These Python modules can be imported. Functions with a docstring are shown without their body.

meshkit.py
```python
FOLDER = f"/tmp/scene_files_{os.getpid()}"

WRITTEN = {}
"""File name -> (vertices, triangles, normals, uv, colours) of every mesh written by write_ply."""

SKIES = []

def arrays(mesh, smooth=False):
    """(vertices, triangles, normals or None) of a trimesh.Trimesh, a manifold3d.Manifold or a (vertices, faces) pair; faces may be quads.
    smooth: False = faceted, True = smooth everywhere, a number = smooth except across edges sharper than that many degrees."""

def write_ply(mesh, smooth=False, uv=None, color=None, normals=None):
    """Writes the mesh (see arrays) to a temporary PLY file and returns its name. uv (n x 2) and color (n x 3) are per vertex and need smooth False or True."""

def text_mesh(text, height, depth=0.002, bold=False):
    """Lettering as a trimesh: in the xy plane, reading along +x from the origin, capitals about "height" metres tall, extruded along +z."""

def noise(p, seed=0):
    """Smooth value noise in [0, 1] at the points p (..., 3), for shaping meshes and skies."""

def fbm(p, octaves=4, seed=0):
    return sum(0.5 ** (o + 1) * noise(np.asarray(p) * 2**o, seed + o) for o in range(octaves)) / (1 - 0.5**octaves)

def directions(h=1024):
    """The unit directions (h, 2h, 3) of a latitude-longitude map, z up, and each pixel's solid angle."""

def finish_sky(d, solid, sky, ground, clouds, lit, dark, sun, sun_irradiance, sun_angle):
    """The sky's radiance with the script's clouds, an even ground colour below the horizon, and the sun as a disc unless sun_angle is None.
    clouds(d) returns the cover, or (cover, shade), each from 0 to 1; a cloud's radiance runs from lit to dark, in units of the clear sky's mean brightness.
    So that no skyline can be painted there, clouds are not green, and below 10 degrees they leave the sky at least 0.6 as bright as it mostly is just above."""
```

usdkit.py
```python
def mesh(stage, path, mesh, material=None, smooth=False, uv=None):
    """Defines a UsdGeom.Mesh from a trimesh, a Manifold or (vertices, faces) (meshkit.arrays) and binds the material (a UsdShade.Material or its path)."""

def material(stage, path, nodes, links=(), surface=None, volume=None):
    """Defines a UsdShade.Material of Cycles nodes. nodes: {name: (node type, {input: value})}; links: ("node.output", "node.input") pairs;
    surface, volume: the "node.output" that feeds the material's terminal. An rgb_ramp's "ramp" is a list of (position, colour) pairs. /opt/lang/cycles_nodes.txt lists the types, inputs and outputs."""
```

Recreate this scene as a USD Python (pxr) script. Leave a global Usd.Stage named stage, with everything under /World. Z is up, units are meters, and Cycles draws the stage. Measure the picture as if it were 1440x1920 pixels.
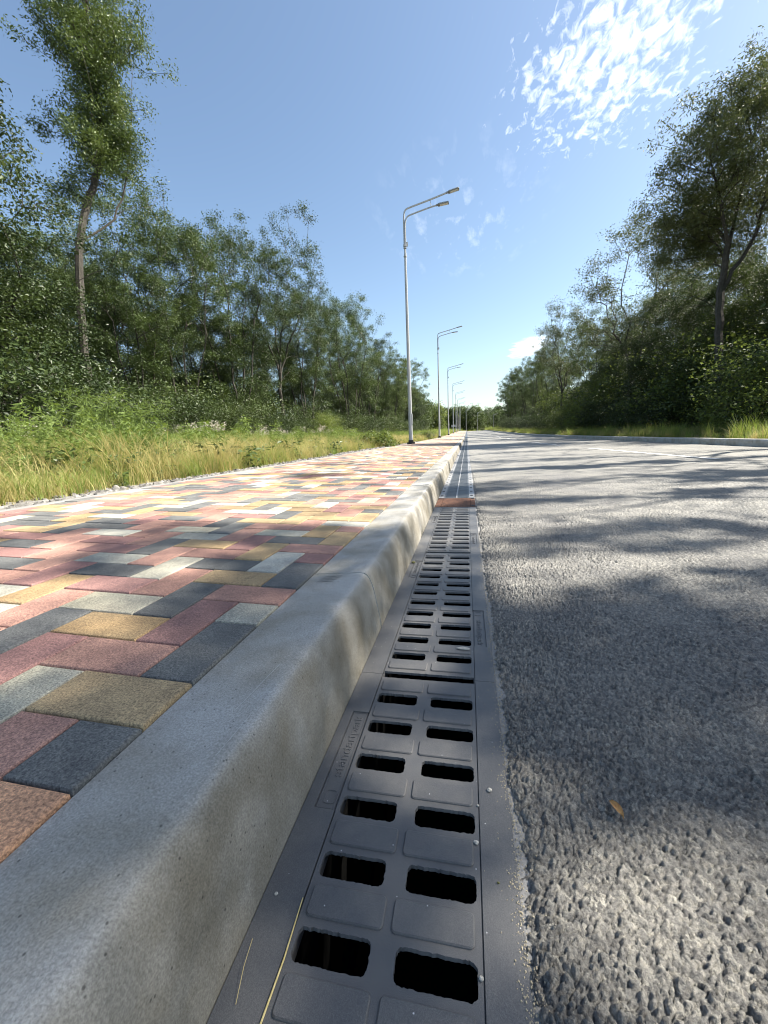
import math, random
import numpy as np, trimesh
from scipy.spatial import cKDTree
from shapely import Polygon, box as sbox, unary_union, affinity
from pxr import Usd, UsdGeom, UsdLux, UsdShade, Gf, Sdf, Vt
import usdkit, meshkit

stage = Usd.Stage.CreateInMemory()
UsdGeom.SetStageUpAxis(stage, UsdGeom.Tokens.z)
UsdGeom.SetStageMetersPerUnit(stage, 1.0)
UsdGeom.Xform.Define(stage, '/World'); UsdGeom.Scope.Define(stage, '/World/Looks')

# ------------------------------------------------------------------ camera
CAM_H = 0.5202
PITCH, YAW, ROLL, FPX = 0.1824, 0.2080, 0.0443, 754.55
def cam_axes():
    cy, sy, cp, sp = math.cos(YAW), math.sin(YAW), math.cos(PITCH), math.sin(PITCH)
    fwd = np.array([-sy*cp, cy*cp, -sp]); right = np.array([cy, sy, 0.0]); down = np.cross(fwd, right)
    return (math.cos(ROLL)*right + math.sin(ROLL)*down, -math.sin(ROLL)*right + math.cos(ROLL)*down, fwd)
r_, d_, f_ = cam_axes()
cam = UsdGeom.Camera.Define(stage, '/World/camera')
M = Gf.Matrix4d(*[float(x) for x in (*r_, 0, *(-d_), 0, *(-f_), 0, 0, 0, CAM_H, 1)])
cam.AddTransformOp().Set(M)
cam.CreateHorizontalApertureAttr(36.0); cam.CreateVerticalApertureAttr(48.0)
cam.CreateFocalLengthAttr(36.0*FPX/1440.0)
cam.CreateClippingRangeAttr(Gf.Vec2f(0.02, 4000))
EXPOSURE = 1.68
cam.CreateExposureAttr(EXPOSURE)

# ------------------------------------------------------------------ sky and sun
SUN_AZ, SUN_EL = math.radians(74), math.radians(46)
SKY_STRENGTH, SUN_INTENSITY = 0.075, 1.25
sun_dir = np.array([math.sin(SUN_AZ)*math.cos(SUN_EL), math.cos(SUN_AZ)*math.cos(SUN_EL), math.sin(SUN_EL)])
usdkit.material(stage, '/World/Looks/sky', {
    'geo': ('geometry', {}),
    'sky': ('sky_texture', {'sky_type': 'single_scattering', 'sun_disc': False, 'sun_elevation': SUN_EL, 'sun_rotation': SUN_AZ,
                            'air_density': 1.0, 'aerosol_density': 1.3, 'ozone_density': 1.2}),
    'sep': ('separate_xyz', {}),
    'zc': ('math', {'math_type': 'maximum', 'value2': 0.02}),
    'u': ('math', {'math_type': 'divide'}), 'v': ('math', {'math_type': 'divide'}),
    'uv': ('combine_xyz', {'z': 0.0}),
    # a field of broken altocumulus: puffs inside an uneven patch
    'mp': ('mapping', {'mapping_type': 'point', 'rotation': (0, 0, 0.5), 'scale': (1.0, 0.55, 1.0)}),
    'puff': ('noise_texture', {'scale': 34.0, 'detail': 7.0, 'roughness': 0.60, 'distortion': 0.55}),
    'big': ('noise_texture', {'scale': 4.0, 'detail': 3.0, 'roughness': 0.6}),
    'dvec': ('vector_math', {'math_type': 'subtract', 'vector2': (0.40, 1.46, 0.0)}),
    'dsc': ('vector_math', {'math_type': 'multiply', 'vector2': (3.0, 1.8, 0.0)}),
    'dl': ('vector_math', {'math_type': 'length'}),
    'patch': ('map_range', {'from_min': 0.15, 'from_max': 1.3, 'to_min': 0.10, 'to_max': -0.33, 'clamp': True}),
    'bigc': ('map_range', {'from_min': 0.3, 'from_max': 0.7, 'to_min': -0.10, 'to_max': 0.10, 'clamp': True}),
    's1': ('math', {'math_type': 'add'}), 's2': ('math', {'math_type': 'add'}),
    'cover': ('map_range', {'from_min': 0.44, 'from_max': 0.86, 'to_min': 0.0, 'to_max': 0.95, 'clamp': True}),
    # a few thin wisps low over the road
    'mp2': ('mapping', {'mapping_type': 'point', 'rotation': (0, 0, 0.2), 'scale': (1.0, 0.35, 1.0)}),
    'wisp': ('noise_texture', {'scale': 12.0, 'detail': 7.0, 'roughness': 0.62, 'distortion': 0.2}),
    'wc': ('map_range', {'from_min': 0.54, 'from_max': 0.85, 'to_min': 0.0, 'to_max': 0.40, 'clamp': True}),
    'dv2': ('vector_math', {'math_type': 'subtract', 'vector2': (-0.02, 2.25, 0.0)}), 'ds2': ('vector_math', {'math_type': 'multiply', 'vector2': (1.6, 1.0, 0.0)}), 'dl2': ('vector_math', {'math_type': 'length'}),
    'wp': ('map_range', {'from_min': 0.15, 'from_max': 0.75, 'to_min': 0.8, 'to_max': 0.0, 'clamp': True}), 'wm': ('math', {'math_type': 'multiply'}),
    'dv3': ('vector_math', {'math_type': 'subtract', 'vector2': (0.76, 5.45, 0.0)}), 'ds3': ('vector_math', {'math_type': 'multiply', 'vector2': (3.2, 1.1, 0.0)}), 'dl3': ('vector_math', {'math_type': 'length'}), 'dn3': ('noise_texture', {'scale': 6.0, 'detail': 4.0}),
    'da3': ('math', {'math_type': 'subtract'}), 'lp': ('map_range', {'from_min': -0.25, 'from_max': 0.30, 'to_min': 0.8, 'to_max': 0.0, 'clamp': True}), 'tt': ('math', {'math_type': 'maximum'}),
    'tot': ('math', {'math_type': 'maximum'}),
    'mixc': ('mix_color', {'b': (8.8, 9.0, 9.4), 'use_clamp': False}),
    'tint': ('mix_color', {'blend_type': 'multiply', 'fac': 1.0, 'b': (0.98, 1.0, 0.96), 'use_clamp': False}),
    'bg': ('background_shader', {'strength': SKY_STRENGTH}),
}, [('geo.position', 'sep.vector'), ('sep.z', 'zc.value1'), ('sep.x', 'u.value1'), ('zc.value', 'u.value2'), ('sep.y', 'v.value1'), ('zc.value', 'v.value2'),
    ('u.value', 'uv.x'), ('v.value', 'uv.y'), ('uv.vector', 'mp.vector'), ('mp.vector', 'puff.vector'), ('uv.vector', 'big.vector'),
    ('uv.vector', 'dvec.vector1'), ('dvec.vector', 'dsc.vector1'), ('dsc.vector', 'dl.vector1'), ('dl.value', 'patch.value'),
    ('big.fac', 'bigc.value'), ('puff.fac', 's1.value1'), ('patch.result', 's1.value2'), ('s1.value', 's2.value1'), ('bigc.result', 's2.value2'),
    ('s2.value', 'cover.value'), ('uv.vector', 'mp2.vector'), ('mp2.vector', 'wisp.vector'), ('wisp.fac', 'wc.value'),
    ('cover.result', 'tot.value1'), ('uv.vector', 'dv2.vector1'), ('dv2.vector', 'ds2.vector1'), ('ds2.vector', 'dl2.vector1'), ('dl2.value', 'wp.value'), ('wc.result', 'wm.value1'), ('wp.result', 'wm.value2'), ('wm.value', 'tot.value2'),
    ('sky.color', 'tint.a'), ('tint.result', 'mixc.a'), ('uv.vector', 'dv3.vector1'), ('dv3.vector', 'ds3.vector1'), ('ds3.vector', 'dl3.vector1'), ('uv.vector', 'dn3.vector'), ('dl3.value', 'da3.value1'), ('dn3.fac', 'da3.value2'), ('da3.value', 'lp.value'), ('tot.value', 'tt.value1'), ('lp.result', 'tt.value2'), ('tt.value', 'mixc.fac'), ('mixc.result', 'bg.color')], surface='bg.background')
dome = UsdLux.DomeLight.Define(stage, '/World/sky')
UsdShade.MaterialBindingAPI.Apply(dome.GetPrim()).Bind(UsdShade.Material.Get(stage, '/World/Looks/sky'))
dome.GetPrim().SetCustomDataByKey('kind', 'structure')
sun = UsdLux.DistantLight.Define(stage, '/World/sun')
sun.CreateIntensityAttr(SUN_INTENSITY); sun.CreateAngleAttr(0.53); sun.CreateNormalizeAttr(True); sun.CreateColorAttr(Gf.Vec3f(1.0, 0.94, 0.84))
UsdGeom.XformCommonAPI(sun).SetRotate(Gf.Vec3f(90 - math.degrees(SUN_EL), 0, 180 - math.degrees(SUN_AZ)), UsdGeom.XformCommonAPI.RotationOrderXYZ)

# ------------------------------------------------------------------ helpers
used = {}
def path_for(name, parent='/World'):
    k = used.get((parent, name), 0); used[(parent, name)] = k + 1
    return f'{parent}/{name}' + (f'_{k:03d}' if k else '')
def tag(prim, label=None, cat=None, group=None, kind=None):
    for k, v in (('label', label), ('category', cat), ('group', group), ('kind', kind)):
        if v: prim.SetCustomDataByKey(k, v)
    return prim
def place(x, loc=(0, 0, 0), rot=(0, 0, 0), scale=None):
    a = UsdGeom.XformCommonAPI(x)
    a.SetTranslate(Gf.Vec3d(*map(float, loc))); a.SetRotate(Gf.Vec3f(*[math.degrees(t) for t in rot]))
    if scale is not None: a.SetScale(Gf.Vec3f(*([float(scale)]*3 if np.ndim(scale) == 0 else map(float, scale))))
def thing(name, label, cat, loc=(0, 0, 0), rot=(0, 0, 0), scale=None, group=None, kind=None):
    x = UsdGeom.Xform.Define(stage, path_for(name)); place(x, loc, rot, scale)
    return tag(x.GetPrim(), label, cat, group, kind)
def mesh(name, m, mat, parent=None, smooth=False, tint=None, label=None, kind=None):
    p = path_for(name, str(parent.GetPath()) if parent is not None else '/World')
    g = usdkit.mesh(stage, p, m, f'/World/Looks/{mat}', smooth=smooth)
    if tint is not None:
        n = len(g.GetPointsAttr().Get())
        pv = UsdGeom.PrimvarsAPI(g).CreatePrimvar('tint', Sdf.ValueTypeNames.Color3fArray, 'vertex')
        tint = np.asarray(tint, np.float32)
        pv.Set(Vt.Vec3fArray.FromNumpy(np.tile(tint, (n, 1)) if tint.ndim == 1 else tint))
    return tag(g.GetPrim(), label, None, None, kind)
def copy(root, loc, rot=(0, 0, 0), scale=None, label=None, group=None):
    was = root.GetCustomData(); name = root.GetName()
    if name[-4:-3] == '_' and name[-3:].isdigit(): name = name[:-4]
    x = UsdGeom.Xform.Define(stage, path_for(name)); p = x.GetPrim()
    p.GetReferences().AddInternalReference(root.GetPath()); p.SetInstanceable(True)
    place(x, loc, rot, scale if scale is not None else 1.0)
    return tag(p, label or was['label'], was['category'], group or was.get('group'))
def mat(name, nodes, links, surface='p.BSDF'):
    usdkit.material(stage, f'/World/Looks/{name}', nodes, links, surface=surface)
def cat_(ms): return trimesh.util.concatenate(ms)
def bx(x0, x1, y0, y1, z0, z1):
    m = trimesh.creation.box((x1-x0, y1-y0, z1-z0)); m.apply_translation(((x0+x1)/2, (y0+y1)/2, (z0+z1)/2)); return m
def extrude(poly, z0, z1):
    ps = getattr(poly, 'geoms', [poly])
    m = cat_([trimesh.creation.extrude_polygon(p, z1-z0, engine='earcut') for p in ps]); m.apply_translation((0, 0, z0)); return m
def rrect(x0, x1, y0, y1, r, n=4): return sbox(x0+r, y0+r, x1-r, y1-r).buffer(r, quad_segs=n)
def bevel_plate(x0, x1, y0, y1, z0, z1, r, b, n=4):
    """rounded plate with a chamfered upper edge, open below"""
    def ring(i, z):
        c = np.array(rrect(x0+i, x1-i, y0+i, y1-i, max(r-i, 1e-4), n).exterior.coords)[:-1]; return np.c_[c, np.full(len(c), z)]
    rings = [ring(0, z0), ring(0, z1-b), ring(b, z1)]; n_ = len(rings[0])
    if len(set(map(len, rings))) != 1: raise ValueError('rings')
    V = np.vstack(rings + [[[(x0+x1)/2, (y0+y1)/2, z1]]]); F = []
    for k in range(2):
        for i in range(n_):
            a, c = k*n_+i, k*n_+(i+1) % n_; F += [[a, c, c+n_], [a, c+n_, a+n_]]
    for i in range(n_): F.append([2*n_+i, 2*n_+(i+1) % n_, 3*n_])
    m = trimesh.Trimesh(V, F, process=False)
    if m.face_normals[-1][2] < 0: m.invert()
    return m
def tube(pts, rad, sides=6, cap=True):
    pts = np.asarray(pts, float); rad = np.broadcast_to(rad, len(pts)); V = []; F = []
    t = np.gradient(pts, axis=0); t /= np.linalg.norm(t, axis=1, keepdims=True)
    up = np.array([0, 0, 1.0]) if abs(t[0][2]) < 0.9 else np.array([1.0, 0, 0]); u = np.cross(t[0], up); u /= np.linalg.norm(u)
    for k in range(len(pts)):
        u = u - t[k]*(u@t[k]); u /= np.linalg.norm(u); w = np.cross(t[k], u)
        for s in range(sides):
            a = 2*math.pi*s/sides; V.append(pts[k] + rad[k]*(math.cos(a)*u + math.sin(a)*w))
    for k in range(len(pts)-1):
        for s in range(sides):
            a, b = k*sides+s, k*sides+(s+1) % sides; F += [[a, b, b+sides], [a, b+sides, a+sides]]
    if cap:
        V += [pts[0], pts[-1]]; c0, c1 = len(V)-2, len(V)-1
        for s in range(sides): F += [[c0, (s+1) % sides, s], [c1, (len(pts)-1)*sides+s, (len(pts)-1)*sides+(s+1) % sides]]
    return trimesh.Trimesh(V, F, process=False)
def grid(xs, ys, zf):
    X, Y = np.meshgrid(xs, ys); Z = zf(X, Y); n, m = len(xs), len(ys)
    i = (np.arange(m-1)[:, None]*n + np.arange(n-1)[None]).ravel()
    F = np.vstack([np.c_[i, i+1, i+n+1], np.c_[i, i+n+1, i+n]])
    return trimesh.Trimesh(np.c_[X.ravel(), Y.ravel(), Z.ravel()], F, process=False)
def sweep(profile, ys, closed=False):
    """profile: (x, z) points; run along the road, following its rise and bend"""
    prof = np.asarray(profile, float); n = len(prof); V = []; F = []
    for y in ys:
        b, g = bend(y), rise(y); V += [(x+b, y, z+g) for x, z in prof]
    for k in range(len(ys)-1):
        for i in range(n if closed else n-1):
            a, c = k*n+i, k*n+(i+1) % n; F += [[a, c, c+n], [a, c+n, a+n]]
    if closed:
        V += [(prof[:, 0].mean()+bend(ys[0]), ys[0], prof[:, 1].mean()+rise(ys[0])), (prof[:, 0].mean()+bend(ys[-1]), ys[-1], prof[:, 1].mean()+rise(ys[-1]))]
        a0, a1 = len(V)-2, len(V)-1; o = (len(ys)-1)*n
        for i in range(n): F += [[a0, (i+1) % n, i], [a1, o+i, o+(i+1) % n]]
    m = trimesh.Trimesh(V, F, process=False)
    if closed:
        if m.volume < 0: m.invert()
    return m

# the road's long profile: level here, a gentle climb, then over a crest and round to the right
def rise(y):
    y = np.asarray(y, float); t = np.clip(y-12, 0, 48); z = 0.5*0.014/48*t*t + 0.014*np.clip(y-60, 0, None)
    c = np.clip(y-132, 0, 45); z = z - 0.5*0.036/45*c*c - 0.036*np.clip(y-177, 0, None)
    return z
def bend(y): return 0.0042*np.clip(np.asarray(y, float)-143, 0, 150)**2

XK, Z_WALK, S_WALK = -0.4224, 0.1571, 0.0323        # back of the kerb, level of the paving there, its cross fall
WALK_L = -2.43
def walk_z(x): return Z_WALK + S_WALK*(XK - np.asarray(x, float))

# ------------------------------------------------------------------ materials
def speckled(name, base, dark, light, scale=900, rough=0.75, bump=0.0012, stain=None, spec=0.4, stain_scale=9.0, attr=False, dots=0.0, dot_scale=110.0, dot_r=0.10, face=None):
    """mineral surface: fine grains, larger tone patches and a grain bump"""
    n = {'g': ('geometry', {}),
         'n1': ('noise_texture', {'scale': scale, 'detail': 3.0, 'roughness': 0.7}),
         'n2': ('noise_texture', {'scale': stain_scale, 'detail': 5.0, 'roughness': 0.6}),
         'n3': ('voronoi_texture', {'scale': scale*0.33, 'feature': 'f1'}),
         'r1': ('rgb_ramp', {'ramp': [(0.3, dark), (0.5, base), (0.72, light)]}),
         'st': ('rgb_ramp', {'ramp': [(0.35, stain or (1, 1, 1)), (0.62, (1, 1, 1))]}),
         'mx': ('mix_color', {'blend_type': 'multiply', 'fac': 1.0}),
         'ad': ('math', {'math_type': 'multiply_add', 'value2': 0.55}),
         'b': ('bump', {'strength': 0.7, 'distance': bump}),
         'p': ('principled_bsdf', {'roughness': rough, 'specular_ior_level': spec})}
    l = [('g.position', 'n1.vector'), ('g.position', 'n2.vector'), ('g.position', 'n3.vector'), ('n1.fac', 'r1.fac'), ('n2.fac', 'st.fac'),
         ('r1.color', 'mx.a'), ('st.color', 'mx.b'), ('n3.distance', 'ad.value1'), ('n1.fac', 'ad.value3'), ('ad.value', 'b.height'), ('b.normal', 'p.normal')]
    out = 'mx.result'
    if attr:
        n['at'] = ('attribute', {'attribute': 'tint'}); n['m2'] = ('mix_color', {'blend_type': 'multiply', 'fac': 1.0})
        l += [(out, 'm2.a'), ('at.color', 'm2.b')]; out = 'm2.result'
    if dots:
        n['v'] = ('voronoi_texture', {'scale': dot_scale}); n['dr'] = ('rgb_ramp', {'ramp': [(dot_r, (1-dots,)*3), (dot_r*1.6, (1, 1, 1))]})
        n['m3'] = ('mix_color', {'blend_type': 'multiply', 'fac': 1.0, 'use_clamp': False})
        l += [('g.position', 'v.vector'), ('v.distance', 'dr.fac'), (out, 'm3.a'), ('dr.color', 'm3.b')]; out = 'm3.result'
    if face:   # splash dirt on the upright face that looks at the road
        n['sn'] = ('separate_xyz', {}); n['fr'] = ('map_range', {'from_min': 0.35, 'from_max': 0.95, 'to_min': 0.0, 'to_max': 1.0, 'clamp': True}); n['m5'] = ('mix_color', {'blend_type': 'multiply', 'fac': 1.0})
        n['n5'] = ('noise_texture', {'scale': 11.0, 'detail': 4.0}); n['f2'] = ('math', {'math_type': 'multiply', 'use_clamp': True}); n['f3'] = ('map_range', {'from_min': 0.3, 'from_max': 0.6, 'to_min': 0.45, 'to_max': 1.0})
        n['m4'] = ('mix_color', {'a': (1, 1, 1), 'b': face})
        l += [('g.normal', 'sn.vector'), ('sn.x', 'fr.value'), ('g.position', 'n5.vector'), ('n5.fac', 'f3.value'), ('fr.result', 'f2.value1'), ('f3.result', 'f2.value2'), ('f2.value', 'm4.fac'), (out, 'm5.a'), ('m4.result', 'm5.b')]; out = 'm5.result'
    l.append((out, 'p.base_color'))
    mat(name, n, l)

speckled('paver', (0.98, 0.98, 0.98), (0.38, 0.38, 0.40), (1.75, 1.72, 1.62), scale=330, rough=0.85, bump=0.0022, stain=(0.72, 0.72, 0.74), attr=True, stain_scale=14)
speckled('kerb_concrete', (0.36, 0.352, 0.330), (0.24, 0.235, 0.218), (0.50, 0.49, 0.46), scale=420, rough=0.8, bump=0.0011, stain=(0.68, 0.65, 0.58), stain_scale=6, dots=0.6, dot_scale=70.0, dot_r=0.07, face=(0.52, 0.49, 0.43))
speckled('edging_concrete', (0.23, 0.225, 0.215), (0.17, 0.166, 0.157), (0.29, 0.285, 0.272), scale=300, rough=0.85)
speckled('iron', (0.072, 0.073, 0.076), (0.045, 0.046, 0.049), (0.125, 0.125, 0.127), scale=1300, rough=0.50, bump=0.0003, stain=(1.55, 1.48, 1.35), spec=0.5, stain_scale=9, dots=-4.0, dot_scale=55.0, dot_r=0.035)
speckled('galvanised', (0.32, 0.32, 0.32), (0.24, 0.24, 0.24), (0.40, 0.40, 0.40), scale=200, rough=0.5, bump=0.0003, stain=(0.6, 0.6, 0.6), stain_scale=12)
speckled('slot_steel', (0.10, 0.11, 0.12), (0.07, 0.08, 0.09), (0.15, 0.16, 0.17), scale=300, rough=0.5, bump=0.0003)
speckled('rust', (0.11, 0.046, 0.025), (0.055, 0.026, 0.017), (0.18, 0.085, 0.045), scale=120, rough=0.85, bump=0.0008, stain=(0.5, 0.5, 0.5), stain_scale=30)
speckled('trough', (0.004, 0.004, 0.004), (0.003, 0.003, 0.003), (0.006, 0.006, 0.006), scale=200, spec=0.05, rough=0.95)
speckled('gravel', (0.20, 0.193, 0.18), (0.13, 0.126, 0.118), (0.28, 0.272, 0.256), scale=160, rough=0.85, attr=True)
speckled('pebble', (0.42, 0.40, 0.35), (0.30, 0.28, 0.24), (0.52, 0.5, 0.45), scale=500, rough=0.8)
speckled('sand', (0.42, 0.36, 0.25), (0.30, 0.25, 0.17), (0.55, 0.48, 0.34), scale=900, rough=0.9)
speckled('road_paint', (0.78, 0.78, 0.76), (0.6, 0.6, 0.59), (0.82, 0.82, 0.81), scale=120, rough=0.7, stain=(0.55, 0.55, 0.55), stain_scale=9)
speckled('bark', (0.042, 0.036, 0.029), (0.022, 0.019, 0.016), (0.080, 0.072, 0.060), scale=30, rough=0.9, bump=0.01, stain=(0.6, 0.65, 0.55), stain_scale=3)
speckled('lamp_steel', (0.34, 0.35, 0.36), (0.28, 0.29, 0.30), (0.42, 0.43, 0.44), scale=40, rough=0.45, bump=0.0002)
speckled('lamp_head', (0.20, 0.21, 0.22), (0.17, 0.18, 0.19), (0.24, 0.25, 0.26), scale=60, rough=0.5, bump=0.0002)
speckled('lamp_lens', (0.5, 0.52, 0.5), (0.45, 0.46, 0.45), (0.55, 0.56, 0.55), scale=60, rough=0.2, bump=0.0001)
speckled('black_iron', (0.03, 0.03, 0.03), (0.02, 0.02, 0.02), (0.05, 0.045, 0.04), scale=60, rough=0.6, bump=0.0005)
speckled('straw', (0.55, 0.44, 0.18), (0.45, 0.34, 0.13), (0.62, 0.5, 0.24), scale=200, rough=0.6, bump=0.0002)
speckled('dry_leaf', (0.36, 0.19, 0.06), (0.26, 0.12, 0.035), (0.46, 0.27, 0.1), scale=240, rough=0.6, bump=0.0003)
speckled('soil', (0.17, 0.135, 0.075), (0.10, 0.085, 0.045), (0.26, 0.21, 0.12), scale=14, rough=0.95, bump=0.02, stain=(0.55, 0.75, 0.4), stain_scale=0.7)

# asphalt: dark binder, worn stone tops, pale dust in patches
mat('asphalt', {
    'g': ('geometry', {}),
    'n0': ('noise_texture', {'scale': 1.6, 'detail': 5.0, 'roughness': 0.65}),
    'v': ('voronoi_texture', {'scale': 150.0}),
    'vb': ('voronoi_texture', {'scale': 85.0}),
    'n1': ('noise_texture', {'scale': 420.0, 'detail': 4.0, 'roughness': 0.7}),
    'base': ('rgb_ramp', {'ramp': [(0.3, (0.105, 0.103, 0.100)), (0.5, (0.215, 0.208, 0.194)), (0.75, (0.35, 0.338, 0.305))]}),
    'tone': ('rgb_ramp', {'ramp': [(0.3, (0.72, 0.73, 0.76)), (0.65, (1.18, 1.17, 1.12))]}),
    'stone': ('rgb_ramp', {'ramp': [(0.0, (0.62, 0.62, 0.63)), (0.5, (1.0, 1.0, 1.0)), (0.95, (1.38, 1.36, 1.30)), (1.0, (1.7, 1.68, 1.6))]}),
    'm1': ('mix_color', {'blend_type': 'multiply', 'fac': 1.0}), 'm2': ('mix_color', {'blend_type': 'multiply', 'fac': 1.0, 'use_clamp': False}),
    'sepc': ('separate_color', {}),
    'ad': ('math', {'math_type': 'multiply_add', 'value2': 0.5}),
    'ad2': ('math', {'math_type': 'add'}),
    'b': ('bump', {'strength': 1.0, 'distance': 0.006}),
    'p': ('principled_bsdf', {'roughness': 0.62, 'specular_ior_level': 0.5})},
    [('g.position', 'n0.vector'), ('g.position', 'v.vector'), ('g.position', 'vb.vector'), ('g.position', 'n1.vector'), ('n1.fac', 'base.fac'), ('n0.fac', 'tone.fac'),
     ('v.color', 'sepc.color'), ('sepc.r', 'stone.fac'), ('base.color', 'm1.a'), ('tone.color', 'm1.b'), ('m1.result', 'm2.a'), ('stone.color', 'm2.b'),
     ('m2.result', 'p.base_color'), ('v.distance', 'ad2.value1'), ('vb.distance', 'ad2.value2'), ('ad2.value', 'ad.value1'), ('n1.fac', 'ad.value3'), ('ad.value', 'b.height'), ('b.normal', 'p.normal')])
stage.GetPrimAtPath('/World/Looks/asphalt/b').GetAttribute('inputs:invert') or UsdShade.Shader.Get(stage, '/World/Looks/asphalt/b').CreateInput('invert', Sdf.ValueTypeNames.Bool).Set(True)

# paving too far away to tell the blocks apart: one tone per 0.1 m cell
PAVE = {'red': (0.39, 0.220, 0.172), 'purple': (0.30, 0.168, 0.148), 'dark': (0.125, 0.127, 0.124), 'yellow': (0.36, 0.265, 0.150), 'white': (0.41, 0.402, 0.35), 'orange': (0.52, 0.28, 0.16)}
mat('paving_far', {
    'g': ('geometry', {}), 'sn': ('vector_math', {'math_type': 'snap', 'vector2': (0.2, 0.1, 100.0)}), 'wn': ('white_noise_texture', {'dimensions': '3D'}),
    'rr': ('rgb_ramp', {'interpolate': False, 'ramp': [(0.0, PAVE['red']), (0.27, PAVE['purple']), (0.36, PAVE['dark']), (0.54, PAVE['yellow']), (0.79, PAVE['white'])]}),
    'p': ('principled_bsdf', {'roughness': 0.85})},
    [('g.position', 'sn.vector1'), ('sn.vector', 'wn.vector'), ('wn.value', 'rr.fac'), ('rr.color', 'p.base_color')])

def leafy(name, dark, mid, light, trans=0.20, rough=0.45, spec=0.34, scale=1.1):
    mat(name, {
        'g': ('geometry', {}), 'oi': ('object_info', {}),
        'n': ('noise_texture', {'scale': scale, 'detail': 3.0}), 'n2': ('white_noise_texture', {'dimensions': '1D'}),
        'a': ('math', {'math_type': 'multiply_add', 'value2': 0.35}), 'a2': ('math', {'math_type': 'multiply_add', 'value2': 0.3}),
        'r': ('rgb_ramp', {'ramp': [(0.35, dark), (0.7, mid), (1.05, light)]}),
        'p': ('principled_bsdf', {'roughness': rough, 'specular_ior_level': spec}),
        'h': ('hsv', {'hue': 0.485, 'saturation': 1.1, 'value': 1.5}),
        't': ('translucent_bsdf', {}), 'm': ('mix_closure', {'fac': trans})},
        [('g.position', 'n.vector'), ('g.random_per_island', 'a.value1'), ('n.fac', 'a.value3'), ('oi.random', 'a2.value1'), ('a.value', 'a2.value3'),
         ('a2.value', 'r.fac'), ('r.color', 'p.base_color'), ('r.color', 'h.color'), ('h.color', 't.color'), ('p.BSDF', 'm.closure1'), ('t.BSDF', 'm.closure2')], surface='m.closure')
leafy('leaf_ash', (0.022, 0.038, 0.011), (0.060, 0.092, 0.024), (0.125, 0.165, 0.048))
leafy('leaf_dark', (0.016, 0.029, 0.010), (0.044, 0.068, 0.019), (0.105, 0.140, 0.042))
leafy('leaf_light', (0.065, 0.095, 0.025), (0.12, 0.16, 0.04), (0.20, 0.24, 0.07), trans=0.42)
leafy('leaf_willow', (0.038, 0.052, 0.020), (0.072, 0.092, 0.032), (0.13, 0.15, 0.06))
leafy('weed_green', (0.070, 0.105, 0.025), (0.125, 0.180, 0.042), (0.20, 0.26, 0.075), trans=0.4, rough=0.6)
leafy('grass_green', (0.10, 0.15, 0.035), (0.17, 0.23, 0.055), (0.27, 0.31, 0.10), trans=0.4, rough=0.6, scale=0.6)
leafy('grass_dry', (0.22, 0.20, 0.075), (0.36, 0.32, 0.13), (0.50, 0.45, 0.22), trans=0.4, rough=0.65, scale=0.8)
leafy('seed_pale', (0.35, 0.30, 0.24), (0.48, 0.44, 0.38), (0.60, 0.57, 0.52), trans=0.3, rough=0.8)

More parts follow.
